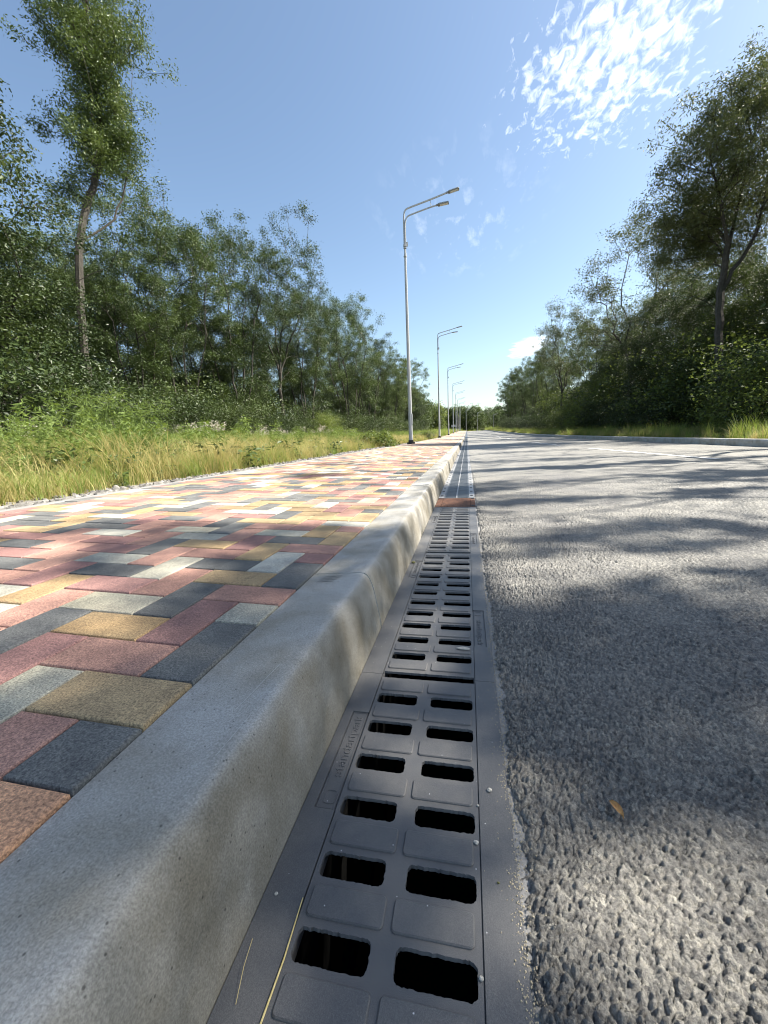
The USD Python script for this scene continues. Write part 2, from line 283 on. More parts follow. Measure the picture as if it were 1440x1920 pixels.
# ------------------------------------------------------------------ ground
def ground_z(x, y):
    x0 = x - bend(y); L = 0.20 + 0.032*np.clip(-2.7-x0, 0, 12) + 0.03*np.clip(-15-x0, 0, 200)
    Rt = 0.10 + 0.02*np.clip(x0-6.1, 0, 4) + 0.05*np.clip(x0-10, 0, 200)
    z = np.where(x0 < -2.47, L, np.where(x0 > 6.02, Rt, -0.5))
    far = np.clip((y-185)/200, 0, 1); far = far*far*(3-2*far)
    z = np.where((y > 200), L*0+0.2, z) + far*16
    z = z + 0.05*(meshkit.noise(np.stack([x*0.7, y*0.7, x*0], -1), 3)-0.5)*((x0 < -3.2) | (x0 > 6.6))
    return z + np.maximum(rise(y), -0.6)
gx = np.r_[-700, -300, -150, -90, -60, -40, -30, -24, -20, -17, -15, -13, -11.5, -10, -9, -8, -7, -6, -5.2, -4.5, -4, -3.5, -3.1, -2.8, -2.60, -2.49, -2.45, -1, 1, 3, 5, 6.0, 6.04, 6.3, 6.7, 7.2, 8, 9, 10, 12, 14, 17, 20, 25, 32, 45, 70, 110, 200, 400, 700]
gy = np.r_[-300, -100, -40, -20, -10, -5, np.arange(-3, 30, 0.8), np.arange(30, 145, 3), np.arange(145, 230, 4), 240, 260, 290, 330, 380, 450, 600, 900]
gm = grid(gx, gy, lambda x, y: np.zeros_like(x)); v = gm.vertices.copy(); v[:, 0] += bend(v[:, 1]); v[:, 2] = ground_z(v[:, 0], v[:, 1]); gm.vertices = v
tag(mesh('ground', gm, 'soil', smooth=True), None, None, None, 'structure')

# ------------------------------------------------------------------ road
RNG = np.random.default_rng(7)
def stones(P, s, seed, amp):
    """relief of domed stones about s metres across"""
    rng = np.random.default_rng(seed); (x0, y0), (x1, y1) = P.min(0)-s*2, P.max(0)+s*2
    nx, ny = int((x1-x0)/s)+1, int((y1-y0)/s)+1
    C = np.stack(np.meshgrid(x0+np.arange(nx)*s, y0+np.arange(ny)*s), -1).reshape(-1, 2) + rng.uniform(0, s, (nx*ny, 2))
    hh = rng.uniform(0.25, 1, len(C)); rr = rng.uniform(0.48, 0.82, len(C))*s; an = rng.uniform(0, math.pi, len(C)); el = rng.uniform(1.0, 1.5, len(C))
    _, idx = cKDTree(C).query(P, k=4); h = np.zeros(len(P))
    for k in range(4):
        i = idx[:, k]; d = P - C[i]; a, b = d[:, 0]*np.cos(an[i])+d[:, 1]*np.sin(an[i]), -d[:, 0]*np.sin(an[i])+d[:, 1]*np.cos(an[i])
        q = 1-(a/rr[i]/el[i])**2*1.3-(b/rr[i]*el[i])**2*1.3; h = np.maximum(h, hh[i]*np.clip(q, 0, 1)**0.75)
    return h*amp
def cobble(P, s, seed, amp, sharp=4.0):
    """relief of closely packed crushed stones about s metres across with crevices between them"""
    rng = np.random.default_rng(seed); (x0, y0), (x1, y1) = P.min(0)-s*2, P.max(0)+s*2
    nx, ny = int((x1-x0)/s)+1, int((y1-y0)/s)+1
    C = np.stack(np.meshgrid(x0+np.arange(nx)*s, y0+np.arange(ny)*s), -1).reshape(-1, 2) + rng.uniform(0, s, (nx*ny, 2))
    hh = rng.random(len(C)); tx, ty = rng.normal(0, .35, len(C)), rng.normal(0, .35, len(C)); d, i = cKDTree(C).query(P, k=2); e = (d[:, 1]-d[:, 0])/s; j = i[:, 0]; r = (P-C[j])/s
    return amp*((0.62+0.38*hh[j])*(1-np.exp(-sharp*e)) + (tx[j]*r[:, 0]+ty[j]*r[:, 1])*np.clip(e*3, 0, 1))
def edge_x(y):
    y = np.asarray(y, float); o = np.stack([y*22, y*0, y*0+5], -1)
    return 0.0585 + 0.016*(meshkit.fbm(o, 4, 11)-0.30)
def road_relief(x, y):
    P = np.c_[x.ravel(), y.ravel()]; d = P[:, 0]-edge_x(P[:, 1]); near = np.exp(-np.clip(d, 0, 9)/0.10)
    q = np.c_[P*7, P[:, :1]*0]; clump = meshkit.fbm(q, 3, 4)
    W = P+0.0025*np.c_[meshkit.fbm(np.c_[P*130, P[:, :1]*0], 2, 40)-0.5, meshkit.fbm(np.c_[P*130, P[:, :1]*0+9], 2, 41)-0.5]*2
    h = cobble(W, 0.0080, 1, 0.0056, 7.0)*(0.6+0.8*clump) + cobble(W, 0.0040, 2, 0.0026, 6.0) + cobble(W, 0.015, 3, 0.0060, 5.0)*np.clip(0.35+(clump-0.4)*4, 0, 1)
    h += cobble(W, 0.020, 5, 0.009, 2.5)*near
    h += 0.0022*(meshkit.fbm(np.c_[P*260, P[:, :1]*0], 2, 9)-0.5)
    h += 0.006*(meshkit.fbm(np.c_[P*2.2, P[:, :1]*0], 3, 8)-0.5)
    h -= 0.010*np.exp(-np.clip(d, 0, 1)/0.006)
    fade = np.clip((6.4-P[:, 1])/2.0, 0, 1)*np.clip((3.35-P[:, 0])/0.5, 0, 1)
    return ((h-0.0055)*fade + 0.001).reshape(x.shape)
ys = [0.12]
while ys[-1] < 6.4: ys.append(ys[-1]*1.0043 + 0.0003)
ys = np.array(ys); ys = ys*(6.4/ys[-1])
us = [0.0]
while us[-1] < 3.30: us.append(us[-1] + 0.0013 + us[-1]*0.0047)
us = np.array(us)
Xg = edge_x(ys)[:, None] + us[None]*(3.35-edge_x(ys))[:, None]/us[-1]; Yg = np.repeat(ys[:, None], len(us), 1)
Zg = road_relief(Xg, Yg); n_, m_ = len(us), len(ys)
ii = (np.arange(m_-1)[:, None]*n_ + np.arange(n_-1)[None]).ravel()
near_patch = trimesh.Trimesh(np.c_[Xg.ravel(), Yg.ravel(), Zg.ravel()], np.vstack([np.c_[ii, ii+1, ii+n_+1], np.c_[ii, ii+n_+1, ii+n_]]), process=False)
# cut edge going down beside the drain
eg = trimesh.Trimesh(*(lambda V: (V, np.vstack([[[k, k+1, m_+k+1], [k, m_+k+1, m_+k]] for k in range(m_-1)])))(np.vstack([np.c_[Xg[:, 0], ys, Zg[:, 0]], np.c_[Xg[:, 0]-0.004, ys, np.full(m_, -0.03)]])), process=False)
def flat(x0, x1, yy, nx=8):
    g = grid(np.linspace(x0, x1, nx), np.array(yy), lambda a, b: a*0+0.001); v = g.vertices.copy(); v[:, 2] += rise(v[:, 1]); v[:, 0] += bend(v[:, 1]); g.vertices = v; return g
ylong = np.r_[np.arange(6.4, 30, 0.8), np.arange(30, 240, 2.0)]; ylong[0] = ys[-1]
road = cat_([near_patch, eg, flat(3.35, 5.9, np.linspace(-8, ys[-1], 12)), flat(0.06, 5.9, ylong, 16), flat(0.06, 3.35, np.linspace(-8, ys[0], 4))])
tag(mesh('road', road, 'asphalt', smooth=True), None, None, None, 'structure')
# painted lane line
ln = []
for (xa, ya), (xb, yb), w in [((3.56, 6.72), (3.20, 11.86), 0.10), ((3.05, 14.5), (2.95, 20.0), 0.10), ((2.95, 26), (2.95, 32), 0.10), ((2.95, 38), (2.95, 44), 0.10)]:
    a, b = np.array([xa, ya]), np.array([xb, yb]); t = (b-a)/np.linalg.norm(b-a); nrm = np.array([-t[1], t[0]])*w/2
    q = [a+nrm, a-nrm, b-nrm, b+nrm]; ln.append(trimesh.Trimesh([(*p, 0.006+rise(p[1])) for p in q], [[0, 1, 2], [0, 2, 3]], process=False))
for m_i in ln:
    if m_i.face_normals[0][2] < 0: m_i.invert()
tag(mesh('road_marking', cat_(ln), 'road_paint'), None, None, None, 'structure')

# ------------------------------------------------------------------ kerbs
def smooth_profile(pts, n=3):
    p = np.array(pts, float)
    for _ in range(n):
        q = np.empty((2*len(p)-2, 2)); q[0::2] = 0.75*p[:-1]+0.25*p[1:]; q[1::2] = 0.25*p[:-1]+0.75*p[1:]; p = np.vstack([p[:1], q, p[-1:]])
    return p
kp = smooth_profile([(-0.4228, 0.1500), (-0.36, 0.1535), (-0.300, 0.1575), (-0.2860, 0.1580), (-0.2745, 0.1545), (-0.2655, 0.1430), (-0.2592, 0.1270), (-0.2549, 0.1120), (-0.2466, 0.0650), (-0.2385, 0.012), (-0.2370, -0.03)])
kprof = np.vstack([[(-0.4228, -0.10)], kp, [(-0.2370, -0.10)]])
kerb = thing('kerb', None, None, kind='structure')
ky = np.arange(-4.98, 150, 1.0)
for k, y0 in enumerate(ky[:44]):
    rng = random.Random(k); st = sweep(kprof, np.linspace(y0+0.0025, y0+0.9975, 2 if y0 > 4 else 12), closed=True)
    st.apply_translation((rng.uniform(-0.002, 0.002), 0, rng.uniform(-0.0018, 0.0018)))
    mesh('kerb_stone', st, 'kerb_concrete', kerb, smooth=35)
mesh('kerb_stones', cat_([sweep(kprof[::3] if True else kprof, np.linspace(y0+0.003, y0+0.997, 2), closed=True) for y0 in ky[44:]]), 'kerb_concrete', kerb, smooth=35, kind='stuff')
def kerb_top(x): return float(np.interp(x, kp[:, 0], kp[:, 1]))
def stroke(x0, y0, x1, y1, w):
    n = 7; V = []; F = []; d = np.array([y0-y1, x1-x0]); d = d/np.linalg.norm(d)*w/2
    for k in range(n+1):
        t = k/n; x, y = x0+(x1-x0)*t, y0+(y1-y0)*t; ww = (0.5+0.5*math.sin(math.pi*t))*(0.75+0.25*math.sin(k*2.3))
        for s_ in (1, -1): V.append((x+d[0]*s_*ww, y+d[1]*s_*ww, kerb_top(x+d[0]*s_*ww)+0.0022))
    for k in range(n): a = 2*k; F += [[a, a+1, a+3], [a, a+3, a+2]]
    m = trimesh.Trimesh(V, F, process=False)
    if m.face_normals[0][2] < 0: m.invert()
    return m
speckled('kerb_scuff', (0.17, 0.165, 0.155), (0.11, 0.108, 0.10), (0.26, 0.255, 0.24), scale=420)
speckled('kerb_scratch', (0.50, 0.49, 0.46), (0.40, 0.39, 0.37), (0.58, 0.57, 0.54), scale=420)
mesh('scuff_mark', cat_([stroke(-0.392+0.003*k, 0.955+0.013*k, -0.345+0.004*k, 0.957+0.013*k, 0.005) for k in range(4)]), 'kerb_scuff', kerb, label='short dark parallel strokes on the kerb top beside the joint')
mesh('scratch', cat_([stroke(-0.318, 0.43, -0.306, 0.56, 0.0012), stroke(-0.3175, 0.44, -0.327, 0.452, 0.0010), stroke(-0.293, 0.36, -0.289, 0.44, 0.0009)]), 'kerb_scratch', kerb, label='thin pale scratches along the top of the nearest kerb stone')
far_kerb = thing('far_kerb', None, None, kind='structure')
fk = [(5.9, -0.2), (5.9, 0.12), (5.915, 0.148), (5.95, 0.155), (6.05, 0.155), (6.05, -0.2)]
for y0 in np.arange(6.0, 50, 1.0): mesh('kerb_stone', sweep(fk, [y0+0.004, y0+0.996], closed=True), 'kerb_concrete', far_kerb)
mesh('kerb_stones', cat_([sweep(fk, [y0+0.004, y0+0.996], closed=True) for y0 in np.r_[np.arange(-8, 6.0), np.arange(50, 200)]]), 'kerb_concrete', far_kerb, kind='stuff')

# ------------------------------------------------------------------ pavement of coloured blocks
pav = thing('pavement', None, None, kind='structure')
bed = grid(np.array([WALK_L, XK-0.002]), np.r_[-5, np.arange(-2, 13, 1.0)], lambda x, y: walk_z(x)-0.010); mesh('bedding_sand', bed, 'soil', pav)
fy = np.r_[13.0, np.arange(14, 240, 2.0)]
fg = grid(np.linspace(WALK_L, XK-0.002, 6), fy, lambda x, y: walk_z(x)); v = fg.vertices.copy(); v[:, 2] += rise(v[:, 1]); v[:, 0] += bend(v[:, 1]); fg.vertices = v
mesh('distant_paving', fg, 'paving_far', pav, kind='stuff')
Y0B = 0.3968
KNOWN = {('h', 0, 0): 'yellow', ('v', 0, 1): 'dark', ('h', -1, 3): 'white', ('h', 0, 4): 'red', ('v', 0, 5): 'dark', ('h', -1, 7): 'purple', ('h', 0, 8): 'red', ('v', 0, 9): 'yellow',
    ('v', 0, -3): 'orange', ('h', -1, -1): 'dark', ('v', 1, -2): 'red', ('h', 1, 1): 'red', ('v', 1, 2): 'purple', ('h', 1, 5): 'yellow', ('v', 1, 6): 'white', ('h', 1, 9): 'dark',
    ('v', 1, 10): 'yellow', ('v', 2, -1): 'white', ('h', 2, 2): 'yellow', ('v', 2, 3): 'dark', ('h', 2, 6): 'dark', ('v', 2, 7): 'yellow', ('h', 2, 10): 'white', ('v', 2, 11): 'red',
    ('v', 3, 0): 'purple', ('h', 3, 3): 'white', ('v', 3, 4): 'red', ('h', 3, 7): 'red', ('v', 3, 8): 'purple', ('h', 3, 11): 'red', ('v', 4, 1): 'dark', ('h', 4, 4): 'purple', ('v', 4, 5): 'white',
    ('h', 4, 8): 'yellow', ('v', 5, 2): 'red', ('h', 5, 5): 'dark', ('v', 5, 6): 'red', ('h', 5, 9): 'white', ('v', 6, 3): 'yellow', ('h', 6, 6): 'white', ('v', 6, 7): 'dark', ('v', 7, 4): 'purple',
    ('h', 7, 7): 'purple', ('v', 8, 5): 'red', ('h', 8, 8): 'purple', ('v', 7, 8): 'red', ('h', 8, 12): 'dark'}
brng = random.Random(5)
bricks = []
NC = 20
for j in range(-6, 127):
    for i in range(-1, NC):
        for o in ('h', 'v'):
            if (j - i - (0 if o == 'h' else 1)) % 4: continue
            if o == 'v' and i < 0: continue
            ca, cb = (max(i, 0), min(i+2, NC)) if o == 'h' else (i, i+1)
            ja, jb = (j, j+1) if o == 'h' else (j, j+2)
            col = KNOWN.get((o, i, j)) or brng.choices(['red', 'purple', 'dark', 'yellow', 'white', 'orange'], [25, 10, 19, 23, 20, 3])[0]
            bricks.append((ca, cb, ja, jb, col, brng.random(), brng.random(), brng.random()))
def brick_mesh(b, fine):
    ca, cb, ja, jb, col, q1, q2, q3 = b; g = 0.0016
    x0, x1, y0, y1 = XK-0.1*cb+g, XK-0.1*ca-g, Y0B+0.1*ja+g, Y0B+0.1*jb-g
    zt = 0.0012*(q1-0.5)*2; c = 0.0035
    def ring(i, dz): return [(x, y, walk_z(x)+dz+zt) for x, y in ((x0+i, y0+i), (x1-i, y0+i), (x1-i, y1-i), (x0+i, y1-i))]
    V = np.array(ring(0, -0.05) + ring(0, -c) + ring(c*0.35, -c*0.3) + ring(c, 0.0)); V[8:, 2] += np.array([q2, q3, -q2, -q3]*2)*0.0008
    F = []
    for k in range(0 if fine else 1, 3):
        for i in range(4): a, d = 4*k+i, 4*k+(i+1) % 4; F += [[a, d, d+4], [a, d+4, a+4]]
    F += [[12, 13, 14], [12, 14, 15]]
    return V, np.array(F)
def brick_tint(b, V):
    base = np.array(PAVE[b[4]])*(0.85+0.3*b[5]); rng = np.random.default_rng(int(b[6]*1e6))
    # two-tone blend across the block, as mixed concrete has
    other = {'yellow': (0.46, 0.29, 0.13), 'dark': (0.24, 0.235, 0.21), 'white': (0.50, 0.42, 0.24), 'red': (0.48, 0.29, 0.22), 'purple': (0.34, 0.17, 0.15), 'orange': (0.60, 0.38, 0.24)}[b[4]]
    w = rng.uniform(-0.25, 0.55)*rng.uniform(0.2, 1, len(V))[:, None]; w = np.clip(w, 0, 1)
    return base*(1-w) + np.array(other)*w
def brick_dist(b): x, y = XK-0.05*(b[0]+b[1]), Y0B+0.05*(b[2]+b[3]); return math.hypot(x, y)
def in_view(b):
    x, y = XK-0.05*(b[0]+b[1]), Y0B+0.05*(b[2]+b[3]); p = np.array([x, y, walk_z(x)-CAM_H]); zc = p@f_
    return zc > 0.05 and -860 < FPX*(p@r_)/zc and FPX*(p@d_)/zc < 1100
bricks.sort(key=lambda b: (not in_view(b), brick_dist(b)))
for b in bricks[:300]:
    V, F = brick_mesh(b, True); mesh('brick', (V, F), 'paver', pav, tint=brick_tint(b, V))
Vs, Fs, Ts, o_ = [], [], [], 0
for b in bricks[300:]:
    V, F = brick_mesh(b, brick_dist(b) < 2.5); Vs.append(V); Fs.append(F+o_); Ts.append(brick_tint(b, V)); o_ += len(V)
mesh('bricks', (np.vstack(Vs), np.vstack(Fs)), 'paver', pav, tint=np.vstack(Ts), kind='stuff')
# narrow concrete edging on the grass side
edging = thing('edging', None, None, kind='structure')
ep = [(-2.512, 0.05), (-2.512, 0.214), (-2.505, 0.221), (-2.440, 0.221), (-2.433, 0.214), (-2.433, 0.05)]
for y0 in np.arange(0.6, 30, 1.0): mesh('edging_stone', sweep(ep, [y0+0.003, y0+0.997], closed=True), 'edging_concrete', edging)
mesh('edging_stones', cat_([sweep(ep, [y0+0.003, y0+0.997], closed=True) for y0 in np.r_[np.arange(-4.4, 0.5), np.arange(30.6, 150)]]), 'edging_concrete', edging, kind='stuff')
# ------------------------------------------------------------------ drain
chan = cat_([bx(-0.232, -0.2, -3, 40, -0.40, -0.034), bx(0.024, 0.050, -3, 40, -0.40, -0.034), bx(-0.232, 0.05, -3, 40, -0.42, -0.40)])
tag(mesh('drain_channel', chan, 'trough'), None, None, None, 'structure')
sand_strip = sweep([(-0.2385, -0.002), (-0.2345, 0.0008)], np.linspace(-1, 12, 30)); 
def rough(poly, rng, a=0.00035, step=0.0025):
    c = poly.segmentize(step); p = np.array(c.exterior.coords)[:-1]; return Polygon(p + rng.normal(0, a, p.shape))
XL, XR = -0.1870, 0.0125
def letter_plate(side, y0, y1, flip):
    """sunken plate on a flange with the raised word and a small emblem"""
    x0, x1 = (-0.2195, -0.1895) if side < 0 else (0.0150, 0.0450)
    L = y1-y0; pl = bx(x0+0.0006, x1-0.0006, y0+0.0006, y1-0.0006, -0.012, -0.0022)
    t = meshkit.text_mesh('standartpark', 0.0150, 0.0013); t.apply_translation((-t.bounds[0][0], -t.bounds[0][1], 0)); w = t.bounds[1][0]
    t.apply_scale([0.140/w*(L/0.21), 0.0175/t.bounds[1][1], 1])
    a = math.pi/2 if side < 0 else -math.pi/2
    t.apply_transform(trimesh.transformations.rotation_matrix(a, (0, 0, 1)))
    b = t.bounds; cx = (x0+x1)/2 + (0.002 if side < 0 else -0.002)
    t.apply_translation((cx-(b[0][0]+b[1][0])/2, (y1-0.012-b[1][1]) if side < 0 else (y0+0.012-b[0][1]), -0.0022))
    e0, e1 = (y0+0.010, y0+0.034) if side < 0 else (y1-0.034, y1-0.010)
    em = extrude(rrect(cx-0.009, cx+0.009, e0, e1, 0.005).difference(rrect(cx-0.0072, cx+0.0072, e0+0.0018, e1-0.0018, 0.0035)), -0.0022, -0.0009)
    rim = extrude(sbox(x0+0.002, y0+0.002, x1-0.002, y1-0.002).difference(sbox(x0+0.0030, y0+0.003, x1-0.0030, y1-0.003)), -0.0022, -0.0012)
    return pl, cat_([t, em, rim])
def make_grate(y0, L, label, seed, y_cut=None):
    rng = np.random.default_rng(seed); P = L/12; g = thing('drain_grate', label, 'drain grate', (0, y0, 0), group=None)
    end = (y_cut or y0+L)-y0; holes = []
    for k in range(0, 13):
        c = k*P
        if c > end+0.02: break
        if k in (0, 12): holes.append(rough(sbox(XL+0.001, c-0.0115, XR-0.001, c+0.0115), rng)); continue
        for a, b in ((-0.1815, -0.1010), (-0.0745, 0.0075)): holes.append(rough(rrect(a, b, c-P*0.19, c+P*0.19, 0.0075), rng))
    panel = sbox(XL, 0.0006, XR, end-0.0006).difference(unary_union(holes))
    mesh('slotted_panel', extrude(panel, -0.0055, 0.0), 'iron', g)
    for k in range(0, 12):
        c = (k+0.5)*P
        if c+0.02 > end: break
        for a, b in ((-0.1805, -0.0925), (-0.0835, 0.0048)): mesh('raised_pad', bevel_plate(a, b, c-P*0.20, c+P*0.20, -0.001, 0.0026, 0.005, 0.0012), 'iron', g)
    for side in (-1, 1):
        x0, x1 = (-0.2365, XL-0.0016) if side < 0 else (XR+0.0016, 0.0560)
        ya, yb = (end-0.34, end-0.13) if side < 0 else (0.145, 0.36)
        fl = sbox(x0, 0.0006, x1, end-0.0006)
        if end > 0.5:
            px = (-0.2195, -0.1880) if side < 0 else (0.0140, 0.0450)
            fl = fl.difference(sbox(px[0], ya, px[1], yb))
            pl, tx = letter_plate(side, ya, yb, False); pp = mesh('name_plate', pl, 'iron', g); mesh('raised_lettering', tx, 'iron', pp)
        mesh('flange', extrude(fl, -0.030, 0.0004), 'iron', g)
        mesh('joint_floor', bx(*((XL-0.003, XL+0.0015) if side < 0 else (XR-0.0015, XR+0.003)), 0.001, end-0.001, -0.030, -0.0045), 'iron', g)
    return g
make_grate(-0.1880, 0.9885, 'dark cast drain grate nearest the camera, with the large foreground slots', 1)
make_grate(0.8005, 0.9655, 'dark cast drain grate just past the first full-width joint slot', 2)
make_grate(1.7660, 0.9650, 'third dark cast drain grate, sunlit streaks on its slots', 3)
make_grate(2.7310, 0.9650, 'short cut end piece of dark drain grate touching the rusty plate', 4, y_cut=2.930)
cp = thing('cover_plate', 'rusty brown steel cover plate set across the drain', 'cover plate', (0, 2.934, 0))
mesh('plate', cat_([bevel_plate(-0.192, 0.020, 0.004, 0.420, -0.012, 0.0015, 0.006, 0.001)]), 'rust', cp)
for a, b in ((-0.236, -0.194), (0.022, 0.058)): mesh('side_frame', bx(a, b, 0.004, 0.42, -0.03, 0.001), 'rust', cp)
for y in (-0.002, 0.424): mesh('cross_frame', bx(-0.236, 0.058, y-0.004, y+0.004, -0.03, 0.001), 'black_iron', cp)
for y in (0.03, 0.37): mesh('lock_bolt', bx(0.03, 0.052, y, y+0.02, 0.0015, 0.006), 'black_iron', cp)
# beyond the plate: galvanised channel edges and finely slotted grates
def make_slot_grate(y0):
    g = thing('slotted_grate', 'finely slotted steel drain grate with pale galvanised edges, first beyond the rusty plate', 'drain grate', (0, y0, 0), group=None)
    holes = [sbox(a, k*0.03+0.006, b, k*0.03+0.021) for k in range(33) for a, b in ((-0.180, -0.096), (-0.082, 0.004))]
    mesh('slotted_panel', extrude(sbox(-0.188, 0.002, 0.012, 0.998).difference(unary_union(holes)), -0.03, 0.0), 'slot_steel', g)
    mesh('centre_rib', bx(-0.0935, -0.0845, 0.002, 0.998, -0.001, 0.0035), 'galvanised', g)
    for a, b in ((-0.236, -0.190), (0.014, 0.056)): mesh('edge_rail', bx(a, b, 0.002, 0.998, -0.03, 0.0025), 'galvanised', g)
    for s in (-0.226, 0.024):
        for y in (0.10, 0.36, 0.62, 0.88): mesh('lock', bx(s, s+0.022, y, y+0.035, 0.002, 0.005), 'black_iron', g)
    return g
sg = make_slot_grate(3.366)
ORD = ['second', 'third', 'fourth', 'fifth', 'sixth', 'seventh', 'eighth', 'ninth', 'tenth']
for k in range(1, 36):
    y = 3.366+k
    lab = f'finely slotted steel drain grate, {ORD[k-1]} beyond the rusty plate' if k < 10 else 'finely slotted steel drain grate far along the kerb towards the vanishing point'
    copy(sg, (0, y, float(rise(y+0.5))), label=lab, group=None if k < 10 else 'far slotted grates of the kerbside drain')
dfar = sweep([(-0.236, 0.0), (0.056, 0.0)], np.r_[39.4, np.arange(40, 240, 2.0)]); tag(mesh('drain_line', dfar, 'slot_steel'), None, None, None, 'structure')

# ------------------------------------------------------------------ small litter on drain and road
def pebble_mesh(r, seed):
    m = trimesh.creation.icosphere(2, 1.0); v = m.vertices; k = meshkit.fbm(v*1.6+seed*3.1, 3, seed)
    m.vertices = v*(0.65+0.7*k)[:, None]*np.array([1.0, 0.8, 0.62])*r; return m
for k, (x, y, r, lab) in enumerate([(0.0295, 0.5265, 0.0036, 'round pale pebble alone on the right flange of the nearest grate'),
        (0.0085, 0.4440, 0.0032, 'pale pebble caught in the right groove beside a raised pad'),
        (0.0105, 0.3095, 0.0024, 'tiny pale pebble in the right groove near the lowest right slot'),
        (0.030, 0.262, 0.0030, 'pale chip low on the right flange close to the picture bottom'),
        (0.0120, 0.4985, 0.0018, 'small white grit grain on the right groove above the groove pebble'),
        (-0.222, 0.345, 0.0022, 'small pale chip on the left flange beside the kerb face'),
        (0.033, 0.40, 0.0016, 'dark crumb on the right flange below the pale pebble'),
        (-0.222, 1.60, 0.008, 'brown crumb on the left flange beside the second joint slot')]):
    tag(mesh('pebble', (lambda m: (m.apply_translation((x, y, r*0.5+0.0004)), m)[1])(pebble_mesh(r, k+1)), 'pebble' if k < 6 else 'soil', smooth=40), lab, 'pebble')
m = pebble_mesh(0.014, 30); m.apply_scale((1.1, 0.5, 0.35)); m.apply_translation((-0.012, 0.925, 0.0045))
tag(mesh('lichen_chip', m, 'pebble', smooth=40), 'flat pale greenish chip lying across a raised pad of the second grate', 'chip')
sp = np.array([(-0.186, 0.20, 0.0016), (-0.1868, 0.24, 0.0020), (-0.1862, 0.29, 0.0018), (-0.1885, 0.345, 0.0032)])
tag(mesh('straw', tube(sp, [0.0009, 0.0010, 0.0009, 0.0006], 6), 'straw'), 'yellow dry straw lying along the left groove of the nearest grate', 'straw')
sp2 = np.array([(-0.227, 0.30, 0.002), (-0.222, 0.275, 0.006), (-0.216, 0.25, 0.003)])
tag(mesh('grass_stem', tube(sp2, 0.0003, 5), 'straw'), 'thin curled dry grass stem on the left flange at the bottom', 'grass stem')
# dry leaf
lv = []; lf = []
for i in range(13):
    t = i/12; w = 0.0052*math.sin(math.pi*min(1, t*0.97+0.02))**0.8
    c = np.array([0.1905+0.0095*t, 0.5255-0.026*t]); nrm = np.array([0.94, 0.34])
    for s in (-1, 0, 1): lv.append((*(c+nrm*w*s), 0.0105+0.0035*abs(s)*(1 if i % 12 else 0)+0.003*math.sin(t*3)))
for i in range(12):
    for s in range(2): a = i*3+s; lf += [[a, a+1, a+4], [a, a+4, a+3]]
tag(mesh('dry_leaf', (np.array(lv), np.array(lf)), 'dry_leaf', smooth=True), 'narrow dry orange-brown leaf lying on the asphalt', 'leaf')
# sandy grit between drain and asphalt, and loose grains in the asphalt
gr = np.random.default_rng(3); gm_ = []
ico = trimesh.creation.icosphere(0, 1.0)
def grains(P, R, seed):
    rg = np.random.default_rng(seed); n = len(ico.vertices)
    V = (ico.vertices[None]*R[:, None, None]*rg.uniform(0.6, 1.2, (len(P), n, 1)) + P[:, None]).reshape(-1, 3); F = (ico.faces[None] + (np.arange(len(P))*n)[:, None, None]).reshape(-1, 3); return V, F
sy = np.linspace(-0.5, 6.4, 400); sw = sweep([(0.050, -0.006), (0.058, -0.0015), (0.10, -0.004)], sy); sw.vertices[:, 2] += 0.0025*(meshkit.fbm(np.asarray(sw.vertices)*60, 2, 4)-0.5)
tag(mesh('sand_bed', sw, 'edging_concrete', smooth=True), None, None, None, 'structure')
n = 2600; y = 0.15+gr.random(n)**2.6*2.0; x = edge_x(y)-0.004+gr.normal(0, 0.0045, n)*np.where(gr.random(n) < .8, 1, 3); R = gr.uniform(0.0004, 0.0013, n)
tag(mesh('grit', grains(np.c_[x, y, R*0.5+np.where(x > edge_x(y)+0.002, 0.003, 0.0)], R, 1), 'sand'), 'sandy grit in the gap between drain and asphalt', 'grit', None, 'stuff')

# ------------------------------------------------------------------ gravel strip beside the paving
n = 4200; gy_ = 0.4+gr.random(n)**1.7*22; gx_ = -2.515-np.abs(gr.normal(0, 0.16, n))-0.02; R = gr.uniform(0.010, 0.034, n)*np.where(gy_ > 8, 1.3, 1.0)
rg = np.random.default_rng(5); ico1 = trimesh.creation.icosphere(1, 1.0); nv = len(ico1.vertices)
sc = rg.uniform(0.55, 1.25, (n, 1, 3))*np.array([1, 1, 0.75]); jit = rg.uniform(0.72, 1.2, (n, nv, 1))
V = ico1.vertices[None]*sc*jit*R[:, None, None] + np.c_[gx_, gy_, 0.192+R*0.35+rise(gy_)][:, None]
F = (ico1.faces[None]+(np.arange(n)*nv)[:, None, None]).reshape(-1, 3)
tones = np.repeat(np.stack([1+0.0*R, 0.98+0*R, 0.95+0*R], 1)*rg.uniform(0.45, 1.15, (n, 1)), nv, 0)
tag(mesh('gravel', (V.reshape(-1, 3), F), 'gravel', tint=tones), 'crushed pale stone strip along the edging', 'gravel', None, 'stuff')

